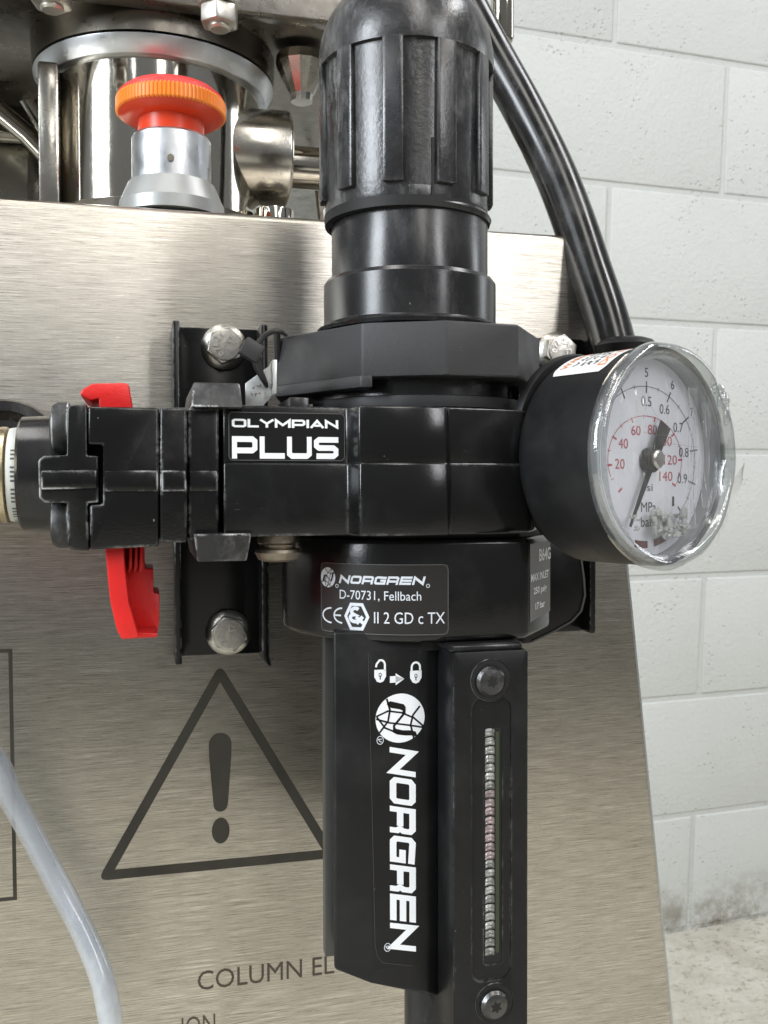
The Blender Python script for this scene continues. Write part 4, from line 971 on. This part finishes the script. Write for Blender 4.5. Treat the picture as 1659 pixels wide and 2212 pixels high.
ct.part('strap', tube(catmull([at(550, 770, 25.1), at(560, 800, 25.2), at(572, 825, 25.35), at(577, 836, 25.7)], 8), lambda t: 0.13-0.08*t, 10), 'tie')
ct.part('strap', tube(catmull([at(547, 772, 25.2), at(553, 795, 25.5), at(568, 818, 25.5)], 8), 0.06, 8), 'tie')
ct.part('strap', tube(catmull([at(530, 758, 25.1), at(521, 755, 25.2), at(523, 747, 25.3), at(532, 744, 25.2)], 6), 0.05, 8), 'tie')
ct.part('strap', tube([at(598, 716, 28), at(600, 780, 28.3)], 0.1, 8), 'tie')

# ================================================================== BLACK TUBE and HOSE
def Yt(i, n): return 41-7.5*i/(n-1)
tp_ = [(975, -60), (1008, 20), (1044, 85), (1092, 174), (1158, 280), (1199, 347), (1232, 440), (1256, 510), (1287, 600), (1318, 700), (1335, 760), (1348, 820)]
tp_ = [(958, -80), (1060, 110), (1132, 240), (1192, 360), (1236, 470), (1276, 590), (1312, 700), (1345, 830)]
path = [at(a, b, Yt(i, len(tp_))) for i, (a, b) in enumerate(tp_)]
tb = Thing('bent_tube', 'glossy black bent handle tube running from the top centre down behind the gauge', 'tube', path[-1])
tb.part('tube', tube(catmull(path, 14), 0.88, 56), 'tube', ang=80)
tb.part('end_collar', lathe([(1.15, -0.3), (1.2, 0.0), (1.0, 0.2), (0.7, 0.3)], 48, tuple(at(1352, 748, 33.6))), 'gauge')
hp = [(-70, 1560), (-5, 1652), (20, 1715), (52, 1772), (98, 1858), (142, 1941), (176, 2005), (203, 2066), (222, 2120), (234, 2177), (244, 2240), (252, 2320)]
hpath = [at(a, b, 33.4+0.6*math.sin(i*0.5)) for i, (a, b) in enumerate(hp)]
hs = single('clear_hose', 'milky translucent plastic hose curving across the lower left of the steel box', 'hose', join(tube(catmull(hpath, 10), 0.40, 36), tube(catmull(hpath, 10), 0.26, 24)), 'hosemat', hpath[6], ang=60)

# ================================================================== PRESSURE GAUGE
gdir = at(1449, 986, 1.0).normalized(); gc = gdir*26.7
gphi = 24.0
GR = 3.0
g = Thing('pressure_gauge', 'round pressure gauge with cracked clear front and black case at the right of the regulator', 'pressure gauge', gc, rot=Matrix.Rotation(rad(gphi), 3, 'Z'), rel=True)
R0_ = GR-0.06
case = g.part('case', lathe([(R0_, 0.28), (R0_, 2.55), (R0_-0.08, 2.8), (R0_-0.35, 3.0), (R0_-0.8, 3.08)], 120, (0, 0, 0), 'Y', caps='end'), 'gauge', ang=50)
g.part('case_back', lathe([(2.75, 3.0), (2.8, 3.1), (2.8, 3.25), (2.6, 3.35)], 64, (0, 0, 0.25), 'Y'), 'gauge', parent=case)
g.part('stem', lathe([(0.8, 3.3), (0.8, 5.0)], 24, (0, 0, -0.3), 'Y'), 'gauge', parent=case)
# case inner wall
g.part('case_inner', lathe([(2.72, 0.25), (2.72, 0.85)], 96, (0, 0, 0), 'Y', caps=False), 'rimwall', parent=case)
# clear front: moulded rim and window
rim_prof = [(R0_+0.0, 0.34), (GR+0.03, 0.30), (GR+0.05, 0.12), (GR-0.02, -0.06), (GR-0.16, -0.13), (GR-0.26, -0.06), (GR-0.34, 0.08), (GR-0.38, 0.22)]
def wob(r, h, t, k):
    d = 0.02*math.sin(7*t+1)+0.015*math.sin(13*t+k)
    # melted notch at the upper right
    dt = (t-rad(38)+PI) % (2*PI)-PI
    if abs(dt) < 0.22: d += -0.12*math.cos(dt/0.22*PI/2)*(1 if h < 0.2 else 0.3)
    return r+(d if 2 <= k <= 5 else d*0.3)
rim = g.part('clear_rim', lathe(rim_prof, 180, (0, 0, 0), 'Y', fn=wob, caps=False), 'rim_clear', ang=80)
g.part('rim_inner', lathe([(GR-0.12, 0.32), (GR-0.24, 0.12), (GR-0.32, 0.26), (GR-0.36, 0.42)], 150, (0, 0, 0), 'Y', caps=False), 'rim_clear', parent=rim, ang=80)
g.part('window', lathe([(GR-0.36, 0.20), (1.5, 0.15), (0.02, 0.13)], 96, (0, 0, 0), 'Y', caps=False), 'pane', ang=80)
# melted lump
def lump(c, r, seed, sx=1, sy=1, sz=1, sub=2, amp=0.45):
    random.seed(seed); bm = bmesh.new(); bmesh.ops.create_icosphere(bm, subdivisions=sub, radius=1)
    V = []
    for v in bm.verts:
        k = r*(1+random.uniform(-amp, amp)); V.append((c[0]+v.co.x*k*sx, c[1]+v.co.y*k*sy, c[2]+v.co.z*k*sz))
    Fc = [tuple(v.index for v in f.verts) for f in bm.faces]; bm.free(); return V, Fc
g.part('melted_lump', join(lump((2.38, -0.02, 1.62), 0.24, 2, 1.0, 0.6, 1.0, 2, 0.2), lump((2.58, -0.02, 1.22), 0.17, 5, 0.8, 0.6, 1.9, 2, 0.2), lump((2.1, -0.04, 1.92), 0.2, 8, 1.5, 0.5, 0.8, 2, 0.2)), 'rim_clear', parent=rim, smooth=True, ang=60)
# dial
DYl = 0.78
dial = g.part('dial', lathe([(2.71, DYl), (2.71, DYl+0.05)], 96, (0, 0, 0), 'Y'), 'dial')
dcx, dcz = -0.02, -0.08
def dl(m2, mat, name, off=0.008): g.part(name, ([(dcx+x, DYl-off, dcz+z) for x, z in m2[0]], m2[1]), mat, parent=dial, smooth=False)
RA, RB = 1.62, 1.20      # psi arc
BA, BB = 2.25, 2.0       # bar / MPa arc
def ang_psi(p): return rad(90-(p-72.5)/20*37.2)
def pt(a, ra, rb, s=1.0): return (ra*s*math.cos(a), rb*s*math.sin(a))
dl(join(ribbon([pt(ang_psi(p), RA, RB) for p in range(12, 141, 2)], 0.022)), 'dred', 'psi_scale')
dl(join(*[ribbon([pt(ang_psi(p), RA, RB, 0.90), pt(ang_psi(p), RA, RB, 1.02)], 0.055) for p in (0, 20, 40, 60, 80, 100, 120, 140)]), 'dred', 'psi_scale')
dl(join(*[ribbon([pt(ang_psi(p), RA, RB, 0.95), pt(ang_psi(p), RA, RB, 1.03)], 0.02) for p in (10, 30, 50, 70, 90, 110, 130)]), 'dred', 'psi_scale')
def num(s, x, z, h, w1, mat):
    ww = w1*len(s); dl(fit(text2d(s), x-ww/2, x+ww/2, z-h/2, z+h/2), mat, 'numeral')
for p, s in ((20, '20'), (40, '40'), (60, '60'), (80, '80'), (100, '100'), (120, '120'), (140, '140')):
    a = ang_psi(p); k = 0.70 if len(s) == 2 else 0.68
    num(s, RA*k*math.cos(a), RB*0.72*math.sin(a) if p not in (140,) else RB*0.62*math.sin(a), 0.27, 0.20, 'dred')
def ang_mp(m): return rad(90-(m-0.5)*270)
dl(ribbon([pt(ang_mp(m/100), BA, BB) for m in range(24, 101, 1)], 0.018), 'dblack', 'bar_scale')
dl(join(*[ribbon([pt(ang_mp(m), BA, BB, 0.91), pt(ang_mp(m), BA, BB, 1.07)], 0.045) for m in (0.1, 0.2, 0.3, 0.4, 0.5, 0.6, 0.7, 0.8, 0.9, 1.0)]), 'dblack', 'bar_scale')
dl(join(*[ribbon([pt(ang_mp(m), BA, BB, 0.97), pt(ang_mp(m), BA, BB, 1.03)], 0.018) for m in (0.25, 0.35, 0.45, 0.55, 0.65, 0.75, 0.85, 0.95)]), 'dblack', 'bar_scale')
for m, s in ((0.5, '0.5'), (0.6, '0.6'), (0.7, '0.7'), (0.8, '0.8'), (0.9, '0.9'), (1.0, '1')):
    a = ang_mp(m); num(s, BA*0.80*math.cos(a)*(0.97 if m > 0.7 else 1), BB*0.80*math.sin(a), 0.27, 0.15 if len(s) > 1 else 0.10, 'dblack')
for m, s in ((0.3, '3'), (0.5, '5'), (0.6, '6'), (0.7, '7')):
    a = ang_mp(m); k = 1.19 if m != 0.3 else 0.98
    num(s, BA*k*math.cos(a)*0.97, BB*k*math.sin(a), 0.25, 0.15, 'dblack')
num('psi', 0.05, -0.78, 0.26, 0.16, 'dblack'); num('MPa', 0.12, -1.28, 0.27, 0.22, 'dblack'); num('bar', 0.05, -1.68, 0.27, 0.18, 'dblack')
dl(join(*[ribbon(circ(0, 0, 2.3, 2.3, a0, a1, 10), 0.2) for a0, a1 in ((258, 272), (279, 292))]), 'maroon', 'red_sector')
# pointer
ny = DYl-0.22
tipx, tipz = -0.98, -1.78
nd = Vector((tipx, tipz)).normalized(); npv = Vector((-nd.y, nd.x))
def npt(a, b): v = nd*a+npv*b; return (dcx+0.05+v.x, dcz+v.y)
Lt = math.hypot(tipx, tipz)
needle_poly = [npt(Lt, 0.035), npt(Lt, -0.035), npt(0.3, -0.10), npt(-0.2, -0.13), npt(-0.42, -0.19), npt(-1.12, -0.24), npt(-1.12, 0.24), npt(-0.42, 0.19), npt(-0.2, 0.13), npt(0.3, 0.10)]
ned = g.part('pointer', slab(needle_poly[::-1], ny, ny+0.035), 'needle')
g.part('pointer_hub', lathe([(0.34, ny+0.2), (0.34, ny+0.0), (0.30, ny-0.04)], 36, (dcx+0.03, 0, dcz), 'Y'), 'needle', parent=ned)
g.part('hub_cap', lathe([(0.25, ny), (0.25, ny-0.13), (0.19, ny-0.18), (0.08, ny-0.19)], 32, (dcx+0.1, 0, dcz+0.02), 'Y'), 'bolt', parent=ned)
# crushed plastic at the foot of the window
sh = []
random.seed(11)
for k in range(70):
    a = random.uniform(-0.15, 1.25); b = random.uniform(0, 1)
    sh.append(lump((0.1+1.05*a+random.uniform(-0.15,0.15), 0.45+random.uniform(-0.1, 0.2), -1.55-0.62*b+0.12*abs(a-0.4)), random.uniform(0.05, 0.15), 100+k, random.uniform(0.7, 1.5), 0.5, random.uniform(0.6, 1.3), 1, 0.5))
g.part('crushed_plastic', join(*sh), 'crushed', smooth=False)
sh = []
for k in range(8):
    sh.append(lump((-0.95+random.uniform(-0.2, 0.15), 0.42, -1.75+random.uniform(-0.2, 0.2)), 0.07, 300+k, 1.2, 0.5, 0.7, 1, 0.5))
g.part('crushed_plastic', join(*sh), 'crushed', smooth=False)
# crack lines across the window
ck = []
for px_, zlist in ((0.95, (1.9, 1.2, 0.5, -0.3, -1.0, -1.7)), (1.22, (2.1, 1.3, 0.6, -0.2, -0.9, -1.6)), (1.45, (1.6, 0.8, 0.1, -0.7, -1.3))):
    P = [(px_+random.uniform(-0.05, 0.05), z) for z in zlist]; ck.append(ribbon(P, 0.022))
ck.append(ribbon([(-0.9, 1.95), (-0.75, 1.4), (-0.35, 0.95), (-0.7, 0.75)], 0.018)); ck.append(ribbon([(-1.0, 0.62), (-0.4, 0.55), (0.35, 0.6)], 0.015)); ck.append(ribbon([(0.1, 0.35), (1.5, 0.28)], 0.012))
ckm = join(*ck)
g.part('crack', ([(x, 0.125, z) for x, z in ckm[0]], ckm[1]), 'rim_clear', smooth=False)
# torn film hanging over the right third of the window
def film(x0, x1, z0, z1, seed, nx=7, nz=26):
    random.seed(seed); V = []; Fc = []
    ph = [random.uniform(0, 6) for _ in range(6)]
    for j in range(nz+1):
        z = z0+(z1-z0)*j/nz
        for i in range(nx+1):
            x = x0+(x1-x0)*i/nx+0.05*math.sin(z*2.3+ph[0])+0.03*math.sin(z*6+ph[1])*(1 if i in (0, nx) else 0.3)
            V.append((x, 0.09+0.035*math.sin(i*1.9+z*1.2+ph[2])+0.02*math.sin(z*5+i+ph[3]), z))
    for j in range(nz):
        for i in range(nx): a = j*(nx+1)+i; Fc.append((a, a+1, a+nx+2, a+nx+1))
    return V, Fc
g.part('torn_film', film(0.95, 1.35, -1.95, 1.9, 21), 'film', parent=rim, ang=80)
g.part('torn_film', film(1.55, 1.95, -1.4, 1.5, 22), 'film', parent=rim, ang=80)
g.part('torn_film', film(-1.75, -0.95, 0.75, 1.7, 23), 'film', parent=rim, ang=80)
# stray fibres on the rim
fb = []
random.seed(5)
for k in range(7):
    z0_ = -0.75-0.05*k; fb.append(tube(catmull([(GR+0.02, 0.05, z0_), (GR+0.18+0.03*k, 0.0, z0_+0.3), (GR+0.42+0.05*random.random(), -0.05, z0_+0.62+0.05*k)], 5), 0.008, 5))
for k in range(4):
    a = rad(-25-k*6); fb.append(tube(catmull([(GR*math.cos(a), 0, GR*math.sin(a)), ((GR+0.12)*math.cos(a), 0, (GR+0.14)*math.sin(a)), ((GR+0.15)*math.cos(a-0.05), 0, (GR+0.3)*math.sin(a-0.05))], 5), 0.008, 5))
g.part('plastic_fibres', join(*fb), 'fibre')
# warning sticker wrapped over the top of the case
def on_case(u, y, lift=0.012):
    a = PI/2-u/R0_; return ((R0_+lift)*math.cos(a), y, (R0_+lift)*math.sin(a))
rc = rrect(-2.05, 0.55, 0.62, 2.35, 0.15)
us0, us1, ys0, ys1 = -2.15, 1.3, 0.70, 2.5
V = []; Fc = []
NN = 24
for i in range(NN+1):
    u = us0+(us1-us0)*i/NN
    ins = 0.12*(max(0, 1-(i/NN)*10)**2+max(0, 1-(1-i/NN)*10)**2)
    V += [on_case(u, ys0+ins), on_case(u, ys1-ins)]
for i in range(NN): Fc.append((2*i, 2*i+2, 2*i+3, 2*i+1))
stk = g.part('warning_sticker', (V, Fc), 'paper')
def st_text(m2, mat): g.part('lettering', ([on_case(u, y, 0.02) for u, y in m2[0]], m2[1]), mat, parent=stk, smooth=False)
def dens2(m2): return m2
def stfit(s, u0, u1, y0, y1): 
    # text runs along u; its top points to larger y (towards the back)
    return fit(text2d(s, 0.015), u0, u1, y0, y1)
st_text(stfit('WARNING', -1.85, -0.1, 2.12, 2.36), 'oink')
st_text(stfit('DO NOT USE', -1.85, 1.0, 0.82, 1.08), 'oink')
random.seed(9)
for r_i, y_ in enumerate((1.9, 1.68, 1.46, 1.24)):
    u = -1.75; ms = []
    while u < 0.95:
        w_ = random.uniform(0.12, 0.4); P = [(u+w_*i/6, y_+random.choice((0, 0.05, -0.05))) for i in range(7)]
        ms.append(ribbon(P, 0.05)); u += w_+0.1
    st_text(join(*ms), 'gink')
